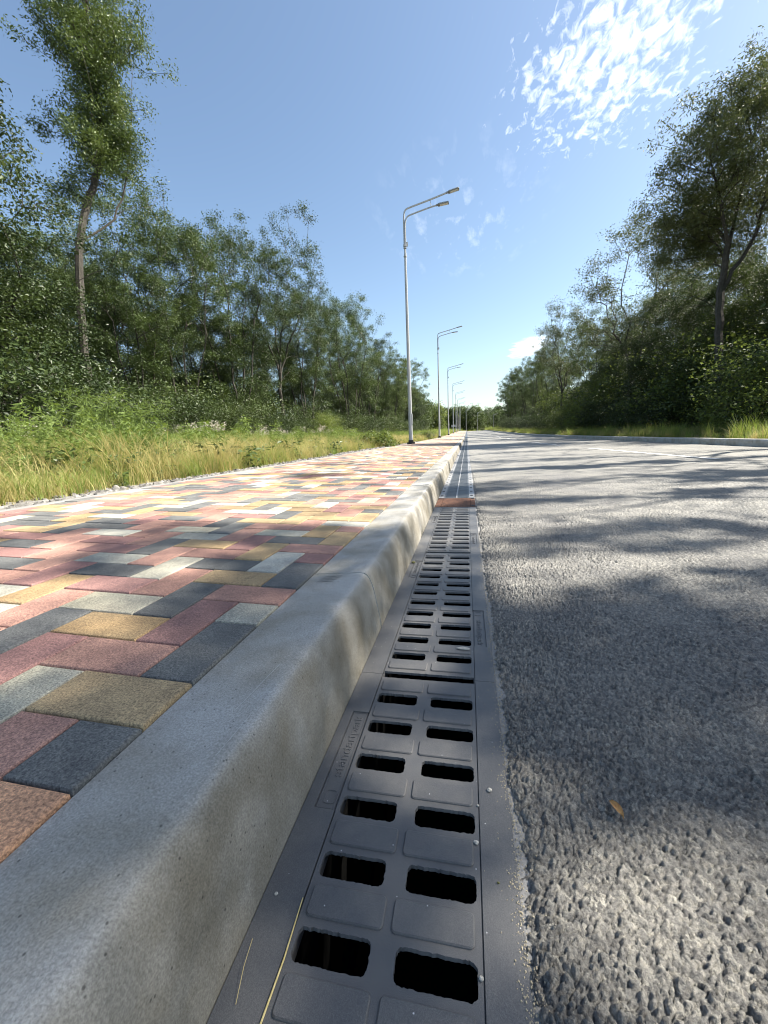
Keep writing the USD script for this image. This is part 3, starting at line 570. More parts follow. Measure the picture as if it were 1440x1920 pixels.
# ------------------------------------------------------------------ street lamps
def make_lamp(loc, label):
    g = thing('street_lamp', label, 'street lamp', loc, group=None)
    mesh('base_plate', cat_([bx(-0.15, 0.15, -0.15, 0.15, 0.0, 0.02), trimesh.creation.cylinder(0.10, 0.13, sections=8, transform=trimesh.transformations.translation_matrix((0, 0, 0.085)))]
        + [trimesh.creation.cylinder(0.018, 0.05, sections=6, transform=trimesh.transformations.translation_matrix((a, b, 0.045))) for a in (-0.12, 0.12) for b in (-0.12, 0.12)]), 'black_iron', g)
    pole = tube([(0, 0, 0.13), (0, 0, 0.30), (0, 0, 3.5), (0, 0, 6.80)], [0.080, 0.078, 0.060, 0.042], 8)
    pm = mesh('pole', pole, 'lamp_steel', g, smooth=30)
    mesh('service_door', bx(0.055, 0.0865, -0.04, 0.04, 0.75, 1.15), 'lamp_steel', g)
    mesh('band', tube([(0, 0, 6.68), (0, 0, 6.72)], 0.060, 8), 'lamp_steel', g); mesh('band', tube([(0, 0, 6.96), (0, 0, 7.0)], 0.058, 8), 'lamp_steel', g)
    mesh('neck', tube([(0, 0, 6.80), (0, 0, 7.08)], 0.036, 8), 'lamp_steel', g)
    mesh('bracket', cat_([tube([(0.0, 0, 7.02), (0.0, 0, 7.10)], 0.062, 8), bx(0.03, 0.11, -0.012, 0.012, 7.02, 7.16)]), 'lamp_steel', g)
    def bz(pts):
        p = np.array(pts, float)
        for _ in range(3):
            q = np.empty((2*len(p)-2, 3)); q[0::2] = .75*p[:-1]+.25*p[1:]; q[1::2] = .25*p[:-1]+.75*p[1:]; p = np.vstack([p[:1], q, p[-1:]])
        return p
    up = bz([(-0.018, 0, 7.06), (-0.018, 0, 7.6), (-0.012, 0, 8.02), (0.03, 0, 8.21), (0.26, 0, 8.265), (0.94, 0, 8.395), (1.54, 0, 8.53)])
    lo = bz([(0.024, 0, 7.06), (0.024, 0, 7.5), (0.03, 0, 7.80), (0.09, 0, 7.98), (0.30, 0, 8.035), (0.97, 0, 8.165), (1.17, 0, 8.19)])
    mesh('arm', tube(up, 0.030, 8), 'lamp_steel', g, smooth=40); mesh('arm', tube(lo, 0.026, 8), 'lamp_steel', g, smooth=40)
    mesh('strut', tube([(0.93, 0, 8.39), (0.97, 0, 8.17)], 0.011, 6), 'lamp_steel', g)
    for (x, z, a) in ((1.50, 8.525, 0.16), (1.14, 8.19, 0.06)):
        h = cat_([bevel_plate(0.06, 0.44, -0.085, 0.085, -0.018, 0.020, 0.03, 0.012), bx(0.065, 0.435, -0.08, 0.08, -0.024, -0.018), tube([(0, 0, 0), (0.10, 0, 0.0)], 0.036, 8)]
            + [bx(0.12+0.045*i, 0.13+0.045*i, -0.07, 0.07, 0.015, 0.034) for i in range(6)])
        l_ = bx(0.13, 0.41, -0.065, 0.065, -0.031, -0.0245); T = trimesh.transformations.rotation_matrix(-a, (0, 1, 0)); T[:3, 3] = (x, 0, z)
        h.apply_transform(T); l_.apply_transform(T)
        hm = mesh('lamp_head', h, 'lamp_head', g); mesh('lens', l_, 'lamp_lens', hm)
    return g
LAMP = [(-2.15, 15.9), (-2.25, 34.5), (-2.30, 53.1), (-2.30, 71.7), (-2.3, 90.3), (-2.3, 108.9), (-2.3, 127.5), (-2.3, 146.1), (-2.3, 164.7), (-2.3, 183.3), (-2.3, 202)]
lamp0 = None
LN = ['tall grey twin-arm street lamp nearest the camera, its base on the paving edge', 'second twin-arm street lamp from the camera', 'third twin-arm street lamp from the camera', 'fourth twin-arm street lamp from the camera',
      'fifth twin-arm street lamp from the camera', 'sixth twin-arm street lamp from the camera', 'seventh twin-arm street lamp, tip just above the far wood']
for k, (x, y) in enumerate(LAMP):
    loc = (x+float(bend(y)), y, 0.232+float(rise(y)))
    if k == 0: lamp0 = make_lamp(loc, LN[0])
    else: copy(lamp0, loc, label=LN[k] if k < 7 else 'faint distant street lamp in front of the far wood', group=None if k < 7 else 'faint street lamps at the far bend')
#TREES
# ------------------------------------------------------------------ trees
def skeleton(rng, stems, clumps, per, spread, bf=0.45, step=0.35, twist=0.10):
    """stems: polylines of the main stems; clumps: centres (n, 3) of foliage. Grows limbs from the stems to every clump the short way, then thins them by how much each carries."""
    P, par, plen = [], [], []
    def add(p, k, l): P.append(np.array(p, float)); par.append(k); plen.append(l); return len(P)-1
    for st in stems:
        st = np.array(st, float)
        if P and len(P) > 0:
            d = np.linalg.norm(np.array(P)-st[0], axis=1); last = int(np.argmin(d)); l0 = plen[last]
            if d[last] > 1e-3 and st[0][2] > 0.3: last = add(st[0], last, l0)
            elif d[last] > 1e-3: last = add(st[0], -1, 0.0)
        else: last = add(st[0], -1, 0.0)
        for a, b in zip(st[:-1], st[1:]):
            n = max(1, int(np.linalg.norm(b-a)/step))
            for i in range(1, n+1):
                p = a+(b-a)*i/n + rng.normal(0, 0.02, 3)*(i < n); last = add(p, last, plen[last]+np.linalg.norm(p-P[last]))
    base = len(P); tips = []
    zmin = min(s[0][2] for s in stems)
    A = np.repeat(clumps, per, 0) + rng.normal(0, 1, (len(clumps)*per, 3))*spread*np.array([1, 1, 0.8])
    top0 = max(s[-1][2] for s in stems); arr = np.array(P)
    order = np.argsort(np.min(np.linalg.norm(A[:, None]-arr[None, ::3], axis=2), axis=1))
    cap = len(P)+len(A)*14; PA = np.zeros((cap, 3)); PA[:len(P)] = arr; PL = np.zeros(cap); PL[:len(P)] = plen; cnt = len(P); par = par+[0]*(cap-len(par))
    for a in A[order]:
        d = PA[:cnt]-a; dist = np.linalg.norm(d, axis=1)
        pen = np.clip(PA[:cnt, 2]-a[2]+0.15*dist, 0, None)*0.9 + (PA[:cnt, 2] < zmin+0.8)*3.0          # limbs rise
        k = int(np.argmin(dist + bf*PL[:cnt] + pen)); L = dist[k]
        if L < 0.05: continue
        pk = par[k]; t0 = PA[k]-PA[pk] if pk >= 0 else np.array([0, 0, 1.0]); t0 = t0/max(np.linalg.norm(t0), 1e-6)
        mid = PA[k] + t0*0.30*L + np.array([0, 0, 0.10*L]) + rng.normal(0, twist, 3)*L*0.5; mid = 0.5*mid+0.5*(PA[k]+a)/2 + 0
        n = min(12, max(1, int(L/step))); last = k; src = PA[k].copy()
        for i in range(1, n+1):
            t = i/n; p = (1-t)**2*src+2*t*(1-t)*mid+t*t*a; PA[cnt] = p; par[cnt] = last; PL[cnt] = PL[last]+np.linalg.norm(p-PA[last]); last = cnt; cnt += 1
        tips.append(last)
    par = np.array(par[:cnt]); PA = PA[:cnt]; w = np.zeros(cnt); kids = np.bincount(par[par >= 0], minlength=cnt)
    for i in range(cnt-1, -1, -1):
        if kids[i] == 0: w[i] += 1
    order = np.argsort(-PL[:cnt])
    for i in order:
        if par[i] >= 0: w[par[i]] += w[i]
    return PA, par, w, np.array(tips), base
def wood(PA, par, w, r_tip, expo, rmax):
    R = np.minimum(r_tip*np.maximum(w, 1)**expo, rmax); V = []; F = []; o = 0
    for i in range(len(PA)):
        k = par[i]
        if k < 0: continue
        d = PA[i]-PA[k]; L = np.linalg.norm(d)
        if L < 1e-6: continue
        d /= L; ra, rb = R[k], R[i]
        if ra > 2.2*rb: ra = rb*1.5
        s = 7 if rb > 0.05 else 4 if rb > 0.015 else 3
        u = np.cross(d, (0.3, 0.9, 0.2)); u /= np.linalg.norm(u); q = np.cross(d, u); a = np.arange(s)*2*math.pi/s
        c = np.cos(a)[:, None]*u+np.sin(a)[:, None]*q
        V.append(PA[k]-d*ra*0.25+c*ra); V.append(PA[i]+c*rb); f = np.arange(s); g = (f+1) % s
        F.append(np.vstack([np.c_[f, g, g+s], np.c_[f, g+s, f+s]])+o); o += 2*s
    return np.vstack(V), np.vstack(F)
def leaves(rng, C, n, sigma, size, aspect, droop=0.3, keep=None):
    """n leaves round every centre: each a small folded lozenge"""
    N = len(C)*n; p = np.repeat(C, n, 0) + rng.normal(0, 1, (N, 3))*sigma*np.array([1, 1, 0.75])
    if keep is not None: p = p[keep(p)]; N = len(p)
    d = rng.normal(0, 1, (N, 3)); d[:, 2] = d[:, 2]*0.6-droop; d /= np.linalg.norm(d, axis=1)[:, None]
    nrm = rng.normal(0, 1, (N, 3))*0.8+np.array([0, 0, 0.9]); s = np.cross(d, nrm); s /= np.linalg.norm(s, axis=1)[:, None]; up = np.cross(s, d)
    L = size*rng.uniform(0.6, 1.3, (N, 1)); W = L*aspect*rng.uniform(0.8, 1.2, (N, 1))
    V = np.stack([p, p+d*L*0.45+s*W/2+up*W*0.15, p+d*L, p+d*L*0.45-s*W/2+up*W*0.15], 1).reshape(-1, 3); b = (np.arange(N)*4)[:, None]
    F = np.stack([np.c_[b, b+1, b+2], np.c_[b, b+2, b+3]], 1).reshape(-1, 3)
    return V, F
def crown_points(rng, n, zc, rx, rz, hollow=0.45, lean=(0, 0), flat=0.0):
    """clump centres in an egg, more of them towards its outside"""
    q = rng.normal(0, 1, (n*3, 3)); q /= np.linalg.norm(q, axis=1)[:, None]; rad = hollow+(1-hollow)*rng.random((n*3, 1))**0.6; q = q*rad
    q = q[q[:, 2] > -0.9+flat][:n]; k = 0.75+0.5*meshkit.noise(q*2.1+rng.uniform(0, 50), 2)[:, None]
    q = q*k; out = q*np.array([rx, rx, rz]); out[:, 2] += zc; out[:, 0] += lean[0]*q[:, 2]; out[:, 1] += lean[1]*q[:, 2]; return out
def tree(name, label, cat, loc, seed, stems, clumps, per=7, spread=0.45, nleaf=26, sigma=0.22, size=0.13, aspect=0.42, leaf='leaf_ash', r_tip=0.007, expo=0.52, rmax=0.30, rot=0.0, scale=1.0, group=None, droop=0.3, bark='bark', keep=None, bf=0.45, crown='crown', step=0.35):
    rng = np.random.default_rng(seed); g = thing(name, label, cat, loc, (0, 0, rot), scale, group)
    PA, par, w, tips, base = skeleton(rng, stems, clumps, per, spread, bf=bf, step=step)
    mesh('trunk', wood(PA, par, w, r_tip, expo, rmax), bark, g, smooth=50)
    inner = PA[base:][rng.random(len(PA)-base) < 0.10]
    C = np.vstack([PA[tips], inner]); mesh(crown, leaves(rng, C, nleaf, sigma, size, aspect, droop, keep), leaf, g)
    return g
def stem(rng, x0, x1, n=5, wob=0.12):
    a, b = np.array(x0, float), np.array(x1, float); t = np.linspace(0, 1, n)[:, None]; p = a+(b-a)*t; p[1:-1] += rng.normal(0, wob, (n-2, 3))*np.array([1, 1, 0.2]); return p
def gz(x, y): return float(ground_z(np.array([x]), np.array([y]))[0])
def at(x, y): return (x, y, gz(x, y)-0.05)
R_ = np.random.default_rng(77)

# the kinds of tree: each first one is built whole; others of its kind stand as copies
def mk_multi(name, label, cat, loc, seed, h, r, nst, leaf='leaf_ash', **k):
    rng = np.random.default_rng(seed); st = []
    for i in range(nst):
        a = 2*math.pi*(i+rng.random()*0.6)/nst; b = rng.uniform(0.2, 0.4); e = rng.uniform(0.35, 0.65)*r
        st.append(stem(rng, (b*math.cos(a), b*math.sin(a), 0), (e*math.cos(a), e*math.sin(a), h*rng.uniform(0.5, 0.72))))
    c = np.vstack([crown_points(rng, 54, h*0.66, r, h*0.36), crown_points(rng, 10, h*0.30, r*0.85, h*0.22)])
    return tree(name, label, cat, loc, seed, st, c, leaf=leaf, rmax=0.16, **k)
def mk_vase(name, label, cat, loc, seed, h, r, leaf='leaf_willow', ncl=46, **k):
    rng = np.random.default_rng(seed); f = h*rng.uniform(0.26, 0.34); st = [stem(rng, (0, 0, 0), (rng.normal(0, .2), rng.normal(0, .2), f), 5, 0.08)]; top = st[0][-1]
    for i in range(4):
        a = 2*math.pi*(i+rng.random()*0.5)/4; st.append(stem(rng, top, (top[0]+0.45*r*math.cos(a), top[1]+0.45*r*math.sin(a), h*rng.uniform(0.6, 0.74)), 6))
    c = crown_points(rng, ncl, h*0.68, r, h*0.33, 0.55, flat=0.2)
    return tree(name, label, cat, loc, seed, st, c, leaf=leaf, rmax=0.20, **k)
def mk_broad(name, label, cat, loc, seed, h, r, leaf='leaf_dark', ncl=95, low=0.5, **k):
    rng = np.random.default_rng(seed); st = [stem(rng, (0, 0, 0), (rng.normal(0, .3), rng.normal(0, .3), h*0.72), 7, 0.12)]
    c = np.vstack([crown_points(rng, int(ncl*0.7), h*0.60, r, h*0.40), crown_points(rng, int(ncl*0.3), h*low*0.55, r*1.0, h*0.25)])
    return tree(name, label, cat, loc, seed, st, c, leaf=leaf, **k)
def mk_bush(name, label, cat, loc, seed, h, r, leaf='leaf_dark', ncl=26, **k):
    rng = np.random.default_rng(seed); st = []
    for i in range(5):
        a = 2*math.pi*(i+rng.random())/5; st.append(stem(rng, (0.12*math.cos(a), 0.12*math.sin(a), 0), (0.5*r*math.cos(a), 0.5*r*math.sin(a), h*0.6), 4, 0.05))
    c = crown_points(rng, ncl, h*0.52, r, h*0.48, 0.5)
    return tree(name, label, cat, loc, seed, st, c, leaf=leaf, r_tip=0.004, rmax=0.04, crown='foliage', **k)

# --- left side, from the camera outwards
g = mk_broad('dense_tree', 'dense dark broadleaf tree filling the left edge behind the tall weeds', 'tree', at(-12.6, 8.2), 21, 9.6, 3.2, nleaf=140, size=0.082, sigma=0.18, spread=0.40, aspect=0.5); dense0 = g
copy(dense0, at(-12.0, 5.2), (0, 0, 2.1), 1.08, 'dense dark broadleaf tree cut by the left border of the picture')
copy(dense0, at(-15.4, 7.0), (0, 0, 4.0), 1.05, 'taller dark tree whose top stands highest on the left border')
copy(dense0, at(-15.6, 11.0), (0, 0, 1.1), 0.80, 'dark broadleaf tree right behind the tall narrow tree')
# the tall narrow tree with its forked trunk
rg = np.random.default_rng(3)
T0 = np.array([-12.0, 11.3, gz(-12, 11.3)]); tp = lambda *a: np.array(a)-T0
main = np.array([tp(-12, 11.3, T0[2]-.05), tp(-12.02, 11.55, 4.3), tp(-12.05, 11.85, 6.3), tp(-12.0, 12.1, 7.4), tp(-11.95, 12.55, 8.6), tp(-11.85, 13.0, 9.6), tp(-11.75, 13.25, 10.8), tp(-11.75, 13.3, 12.2), tp(-11.7, 13.35, 14.2), tp(-11.6, 13.5, 16.2)])
fork = np.array([main[3]+(0.02, -0.15, -0.45), tp(-11.7, 13.2, 8.2), tp(-11.6, 13.75, 9.4), tp(-11.5, 14.1, 10.6), tp(-11.5, 14.5, 12.2), tp(-11.4, 14.7, 13.8)])
dead = np.array([fork[1], tp(-11.4, 13.9, 8.9), tp(-11.3, 14.6, 9.2), tp(-11.25, 14.95, 9.7)])
cl = np.vstack([np.stack([rg.normal(-11.8, 0.45, 50), rg.normal(13.35, 0.50, 50), rg.uniform(10.8, 17.3, 50)], 1), np.stack([rg.normal(-11.7, 0.5, 20), rg.normal(13.0, 0.55, 20), rg.uniform(8.6, 11.4, 20)], 1)])-T0
cl[:, 1] += (cl[:, 2]+T0[2]-12)*0.10
tree('tall_tree', 'tall narrow tree on the left with dark forked trunk, rising above all others', 'tree', T0, 9, [main, fork, dead], cl, per=7, spread=0.32, nleaf=125, sigma=0.165, size=0.085, leaf='leaf_ash', rmax=0.22, bf=0.25)
multi0 = mk_multi('roadside_tree', 'bushy many-stemmed tree right of the tall narrow tree', 'tree', at(-14.0, 18.2), 31, 11.4, 3.1, 5, nleaf=110, size=0.095, sigma=0.17)
copy(multi0, at(-13.4, 22.4), (0, 0, 2.4), 1.03, 'bushy many-stemmed tree with pale upper shoots, second right of the tall narrow tree')
copy(multi0, at(-14.0, 15.6), (0, 0, 4.4), 0.72, 'lower many-stemmed tree just right of the tall narrow tree\'s trunk')
vase0 = mk_vase('spreading_tree', 'spreading tree with leaning forked trunks in the middle of the left wood', 'tree', at(-12.6, 27.0), 41, 14.0, 4.2, leaf='leaf_ash', nleaf=105, ncl=66, size=0.095, sigma=0.17)
copy(multi0, at(-12.6, 31.5), (0, 0, 0.6), 1.02, 'leafy tree behind the spreading tree with leaning trunks')
copy(multi0, at(-10.6, 37.0), (0, 0, 3.3), 1.08, 'rounded bright tree standing left of the nearest street lamp')
copy(multi0, at(-10.6, 44.5), (0, 0, 5.1), 0.98, 'ivy-dark tree close left of the nearest street lamp')
copy(multi0, at(-9.6, 52.0), (0, 0, 1.5), 0.92, 'tree seen directly behind the nearest street lamp pole')
copy(vase0, at(-8.7, 62.0), (0, 0, 2.2), 0.80, 'loose open tree between the first and second street lamps')
copy(multi0, at(-11.4, 63.0), (0, 0, 0.2), 0.95, 'dark tree behind the loose open tree between the lamps')
copy(dense0, at(-9.5, 74.0), (0, 0, 0.7), 0.85, 'last low dark tree of the left wood beside the second street lamp')
# --- right side
rg = np.random.default_rng(8)
B0 = np.array([9.6, 18.6, gz(9.6, 18.6)])
s0 = np.array([(0, 0, -.05), (0.05, 0, 1.6), (-0.10, 0.05, 3.4), (-0.20, 0.1, 5.2), (-0.15, 0, 6.8)])
sts = [s0, np.vstack([s0[-1], (-0.9, 0.6, 8.3), (-1.6, 1.2, 9.8)]), np.vstack([s0[-1], (0.05, -0.1, 8.5), (0.1, -0.3, 9.8), (0.3, -0.4, 10.6)]), np.vstack([s0[3], (0.5, -0.3, 6.8), (0.65, -0.6, 9.0), (0.5, -0.8, 11.0)]), np.vstack([s0[-1], (-0.9, -0.6, 8.2), (-1.5, -1.0, 9.4)])]
cl = np.vstack([crown_points(rg, 78, 9.2, 2.5, 2.7, 0.4), crown_points(rg, 20, 8.2, 1.9, 1.4)+(-1.2, 1.4, 0)])
tree('big_tree', 'biggest tree on the right with bare grey trunk and wind-swept rounded crown', 'tree', B0, 12, sts, cl, per=7, spread=0.42, nleaf=110, sigma=0.18, size=0.12, aspect=0.27, leaf='leaf_willow', rmax=0.26, droop=0.5)
vase1 = mk_vase('open_tree', 'open vase-shaped tree with bare rising branches left of the biggest right tree', 'tree', at(10.2, 29.6), 52, 12.6, 3.5, nleaf=52, ncl=54, size=0.13, aspect=0.34, sigma=0.19)
copy(vase1, at(10.0, 47.5), (0, 0, 2.0), 1.05, 'rounded flat-topped tree standing out alone at the left of the right-hand row')
copy(multi0, at(11.0, 38.0), (0, 0, 1.2), 0.85, 'leafy tree between the vase-shaped tree and the flat-topped tree')
copy(multi0, at(10.4, 58.0), (0, 0, 2.9), 0.98, 'leafy tree behind the flat-topped tree, towards the road\'s end')
copy(multi0, at(10.2, 72.0), (0, 0, 4.2), 1.02, 'third last dark tree of the right-hand row')
copy(multi0, at(10.4, 88.0), (0, 0, 0.9), 1.05, 'second last dark tree of the right-hand row')
copy(multi0, at(10.6, 106.0), (0, 0, 2.3), 1.05, 'last dark tree of the right-hand row beside the vanishing road')
copy(dense0, at(11.8, 22.5), (0, 0, 1.9), 0.92, 'dark broadleaf tree behind the biggest right tree')
copy(dense0, at(11.4, 26.0), (0, 0, 5.2), 0.80, 'dark tree between the biggest right tree and the vase-shaped tree')
copy(dense0, at(11.8, 33.5), (0, 0, 3.9), 0.78, 'dark low tree behind the vase-shaped tree on the right')
copy(dense0, at(13.0, 17.4), (0, 0, 0.4), 0.85, 'dark tall tree at the right border behind the biggest tree')
copy(vase1, at(13.6, 15.8), (0, 0, 4.6), 0.72, 'tree cut by the right border whose twigs hang in from the edge')
# woods behind the front rows
bk = 0
for (x, y, s, p) in [(-17, 15, .85, dense0), (-18, 19, .9, dense0), (-17, 23, .95, dense0), (-16.5, 27.5, .9, dense0), (-16, 33, .9, dense0), (-15.5, 39, .9, multi0), (-14.5, 46, .9, dense0), (-14, 54, .9, multi0), (-14, 64, .9, dense0), (-14, 76, .85, multi0), (-20, 9, .95, dense0), (-19, 4, 1.0, dense0), (-22, 14, .95, multi0), (-22, 21, 1.05, multi0), (-21, 29, 1.0, dense0), (-20, 37, 1.0, multi0), (-19, 48, 1, dense0), (-18, 60, 1, multi0)]:
    copy(p, at(x, y), (0, 0, R_.uniform(0, 6.3)), s*R_.uniform(0.92, 1.08), 'leafy tree in the shade of the left wood, behind its front row', 'trees inside the left wood'); bk += 1
for (x, y, s, p) in [(15.5, 20, .9, dense0), (15.5, 25, .88, dense0), (15, 30, .85, dense0), (15, 36, .95, multi0), (14.5, 43, .95, dense0), (14, 51, .95, multi0), (14, 62, 1, dense0), (14, 76, 1, multi0), (14.5, 92, 1, dense0), (14.5, 112, 1, multi0), (19, 24, .95, multi0), (19, 31, 1.0, dense0), (18.5, 41, 1.1, multi0), (18, 55, 1.1, dense0)]:
    copy(p, at(x, y), (0, 0, R_.uniform(0, 6.3)), s*R_.uniform(0.92, 1.08), 'leafy tree in the shade of the right wood, behind its front row', 'trees inside the right wood')
# trees of the same right-hand row nearer than the picture's edge: they shade the drain
def sunlit(x, y):
    """where the gaps of the canopy let the sun reach the road"""
    w = y - x*0.287; q = meshkit.fbm(np.stack([x*1.8, w*3.2, x*0], -1), 3, 21)-0.5; wl = w+0.4*q; w = w+0.8*q
    lit = ((wl < 0.43) & (x > 0.04)) | ((w > 1.30) & (w < 1.75) & (x > 0.1)) | ((w > 2.0) & (w < 2.9)) | ((w > 3.1) & (w < 3.75)) | ((w > 4.3) & (w < 5.5)) | ((w > 5.9) & (w < 7.2)) | ((w > 7.8) & (w < 10.2))
    n3 = meshkit.fbm(np.stack([x*3.0, y*3.0, x*0+7], -1), 3, 15); walk = (x < -0.40) & (x > -2.4)
    return lit | (x < -2.3) | (walk & (y < 1.7) & ((x < -0.62) | (y > 0.45)) & (n3 > 0.40)) | ((x >= -0.40) & (x < 0) & (y > 1.15) & (n3 > 0.50)) | ((x >= -0.50) & (x < 0) & (y <= 1.15) & (y > 0.42) & (n3 > 0.52)) | ((x < -0.3) & (y > 1.7) & (meshkit.fbm(np.stack([x*1.0, y*1.6, x*0], -1), 3, 5) > 0.36))
def w_(x, y): return y-x*0.287
def keep_shade(p0):
    rk = np.random.default_rng(4)
    def f(p):
        g = p+np.array(p0); t = (g[:, 2]-0.05)/sun_dir[2]; x, y = g[:, 0]-sun_dir[0]*t, g[:, 1]-sun_dir[1]*t
        thin = np.where((x > -1.3) & (x < 0.0) & (y < 1.6), 0.13, np.where((x > 0) & (w_(x, y) < 0.43), 0.0, 0.03)); return ~sunlit(x, y) | (rk.random(len(p)) < thin)
    return f
SHADE = [(9.9, 9.8, mk_vase, 101), (10.6, 6.0, mk_multi, 102), (9.8, 2.2, mk_vase, 103), (10.8, -1.6, mk_multi, 104), (14.0, 4.0, mk_multi, 105)]
for k, (x, y, fn, sd) in enumerate(SHADE):
    lab = 'roadside tree on the right verge beyond the picture\'s right border, shading the drain'
    kw = dict(nleaf=64, size=0.15, group='trees beyond the right border', keep=keep_shade(at(x, y)))
    if fn is mk_multi: fn('shade_tree', lab, 'tree', at(x, y), sd, 12.0, 3.2, 5, **kw)
    else: fn('shade_tree', lab, 'tree', at(x, y), sd, 12.5, 3.6, **kw)
# undergrowth
bush0 = mk_bush('shrub', 'dark leafy shrub at the foot of the dense left tree', 'shrub', at(-9.6, 6.6), 61, 2.3, 1.5, nleaf=34, size=0.10, aspect=0.5)
bush1 = mk_bush('light_shrub', 'yellow-green sunlit shrub low at the right border', 'shrub', at(8.6, 13.9), 62, 2.4, 1.5, leaf='leaf_light', nleaf=36, size=0.10, aspect=0.5)
copy(bush1, at(9.2, 37.0), (0, 0, 1), 1.0, 'yellow-green shrub glowing in the right-hand row under the open trees')
copy(bush1, at(9.3, 43.0), (0, 0, 3), 0.9, 'yellow-green shrub below the flat-topped right tree')
copy(bush1, at(9.3, 16.6), (0, 0, 4), 0.8, 'green shrub at the foot of the biggest right tree')
copy(bush1, at(11.0, 21.2), (0, 0, 5), 1.7, 'big yellow-green shrub between the biggest tree and the dark trees behind it')
copy(bush1, at(11.0, 33.0), (0, 0, 2.5), 1.9, 'tall yellow-green shrub behind the vase-shaped tree')
copy(bush1, at(10.8, 52.0), (0, 0, 0.5), 1.6, 'light green shrub right of the flat-topped tree')
copy(bush1, at(-10.2, 29.2), (0, 0, 2), 0.75, 'rounded lighter shrub in front of the spreading left tree')
for k, (x, y, s) in enumerate([(-10.4, 8.6, .9), (-11.0, 10.2, .95), (-12.2, 13.0, .9), (-12.4, 15.4, .85), (-12.0, 18.0, .9), (-12.4, 20.6, 1.0), (-11.8, 23.4, .85), (-11.6, 26.2, .8), (-11.4, 32.0, .9), (-10.4, 35.0, .9), (-9.8, 40.5, .9), (-9.8, 46.5, .9), (-9.2, 50, .9), (-9, 57, .9), (-8.8, 66, 1), (-8.6, 72, 1), (-9.2, 4.4, 1.0), (-14.2, 17, 1.4), (-14.6, 20.5, 1.4), (-14.4, 25, 1.4), (-14, 30, 1.3), (-13, 35, 1.3), (-13.4, 13.4, 1.3)]):
    copy(bush0, at(x, y), (0, 0, R_.uniform(0, 6.3)), s*R_.uniform(.9, 1.15), 'dark shrub in the undergrowth along the left wood edge', 'shrubs along the left wood edge')
for k, (x, y, s) in enumerate([(9.6, 20.8, .9), (9.4, 23.2, .9), (9.8, 25.8, .9), (9.6, 28.2, .8), (9.6, 31.6, .9), (9.4, 34.4, .8), (9.6, 40, .9), (9.4, 46, .9), (9.4, 50.5, .9), (9.4, 55, 1), (9.4, 61, 1), (9.2, 68, 1), (9.2, 78, 1.1), (9.2, 86, 1.1), (9.4, 97, 1.1), (9.4, 110, 1.1), (11.2, 19.8, 1.5), (11.6, 24.5, 1.5), (11.8, 29, 1.4), (12, 35, 1.5), (12, 42, 1.5), (10.4, 15.6, 1.2), (12, 50, 1.5), (11.5, 13.8, 1.5)]):
    copy(bush0, at(x, y), (0, 0, R_.uniform(0, 6.3)), s*R_.uniform(.9, 1.15), 'dark shrub in the undergrowth along the right wood edge', 'shrubs along the right wood edge')

# ------------------------------------------------------------------ the far wood closing the road
def instancer(name, protos, pos, rotz, scale, label, cat, idx=None, tilt=None):
    pi = UsdGeom.PointInstancer.Define(stage, path_for(name)); p = pi.GetPrim(); paths = []
    for k, (m, mt) in enumerate(protos):
        paths.append(mesh('plant', m, mt, p).GetPath())
    pi.CreatePrototypesRel().SetTargets(paths)
    n = len(pos); pi.CreatePositionsAttr(Vt.Vec3fArray.FromNumpy(np.asarray(pos, np.float32)))
    pi.CreateProtoIndicesAttr(Vt.IntArray.FromNumpy(np.asarray(idx if idx is not None else np.zeros(n), np.int32)))
    q = [Gf.Quath(float(math.cos(a/2)), 0, 0, float(math.sin(a/2))) for a in rotz]; pi.CreateOrientationsAttr(Vt.QuathArray(q))
    sc = np.asarray(scale, float); sc = np.repeat(sc[:, None], 3, 1) if sc.ndim == 1 else sc; pi.CreateScalesAttr(Vt.Vec3fArray.FromNumpy(sc.astype(np.float32)))
    return tag(p, label, cat, None, 'stuff')
rg = np.random.default_rng(15)
far_protos = []
for k, lf in enumerate(['leaf_dark', 'leaf_ash', 'leaf_light']):
    c = np.vstack([crown_points(rg, 46, 7.0, 3.0, 4.4, 0.6), crown_points(rg, 22, 3.0, 2.8, 2.8, 0.6)]); c = np.repeat(c, 4, 0)+rg.normal(0, .5, (len(c)*4, 3)); far_protos.append((leaves(rg, c, 10, 0.35, 0.42, 0.6), lf))
n = 620; fx = rg.uniform(-110, 120, n); fyy = 196+rg.uniform(0, 1, n)**1.3*75+np.abs(fx-10)*0.1; keepm = ~((np.abs(fx-bend(fyy)) < 10) & (fyy < 222)); fx, fyy = fx[keepm], fyy[keepm]
# the wood also runs on beside the road between the last single trees and the bend
ex = np.r_[rg.uniform(-30, -11, 90), rg.uniform(13, 40, 60)]; ey = np.r_[rg.uniform(80, 200, 90), rg.uniform(115, 200, 60)]; okx = (ex < 0) | (ex > bend(ey)+12); fx = np.r_[fx, ex[okx]]; fyy = np.r_[fyy, ey[okx]]
fz = ground_z(fx, fyy)-0.3
instancer('far_wood', far_protos, np.c_[fx, fyy, fz], rg.uniform(0, 6.3, len(fx)), rg.uniform(0.8, 1.15, len(fx)), 'distant green wood closing the road beyond the lamps', 'wood', rg.choice(3, len(fx), p=[.45, .45, .10]))

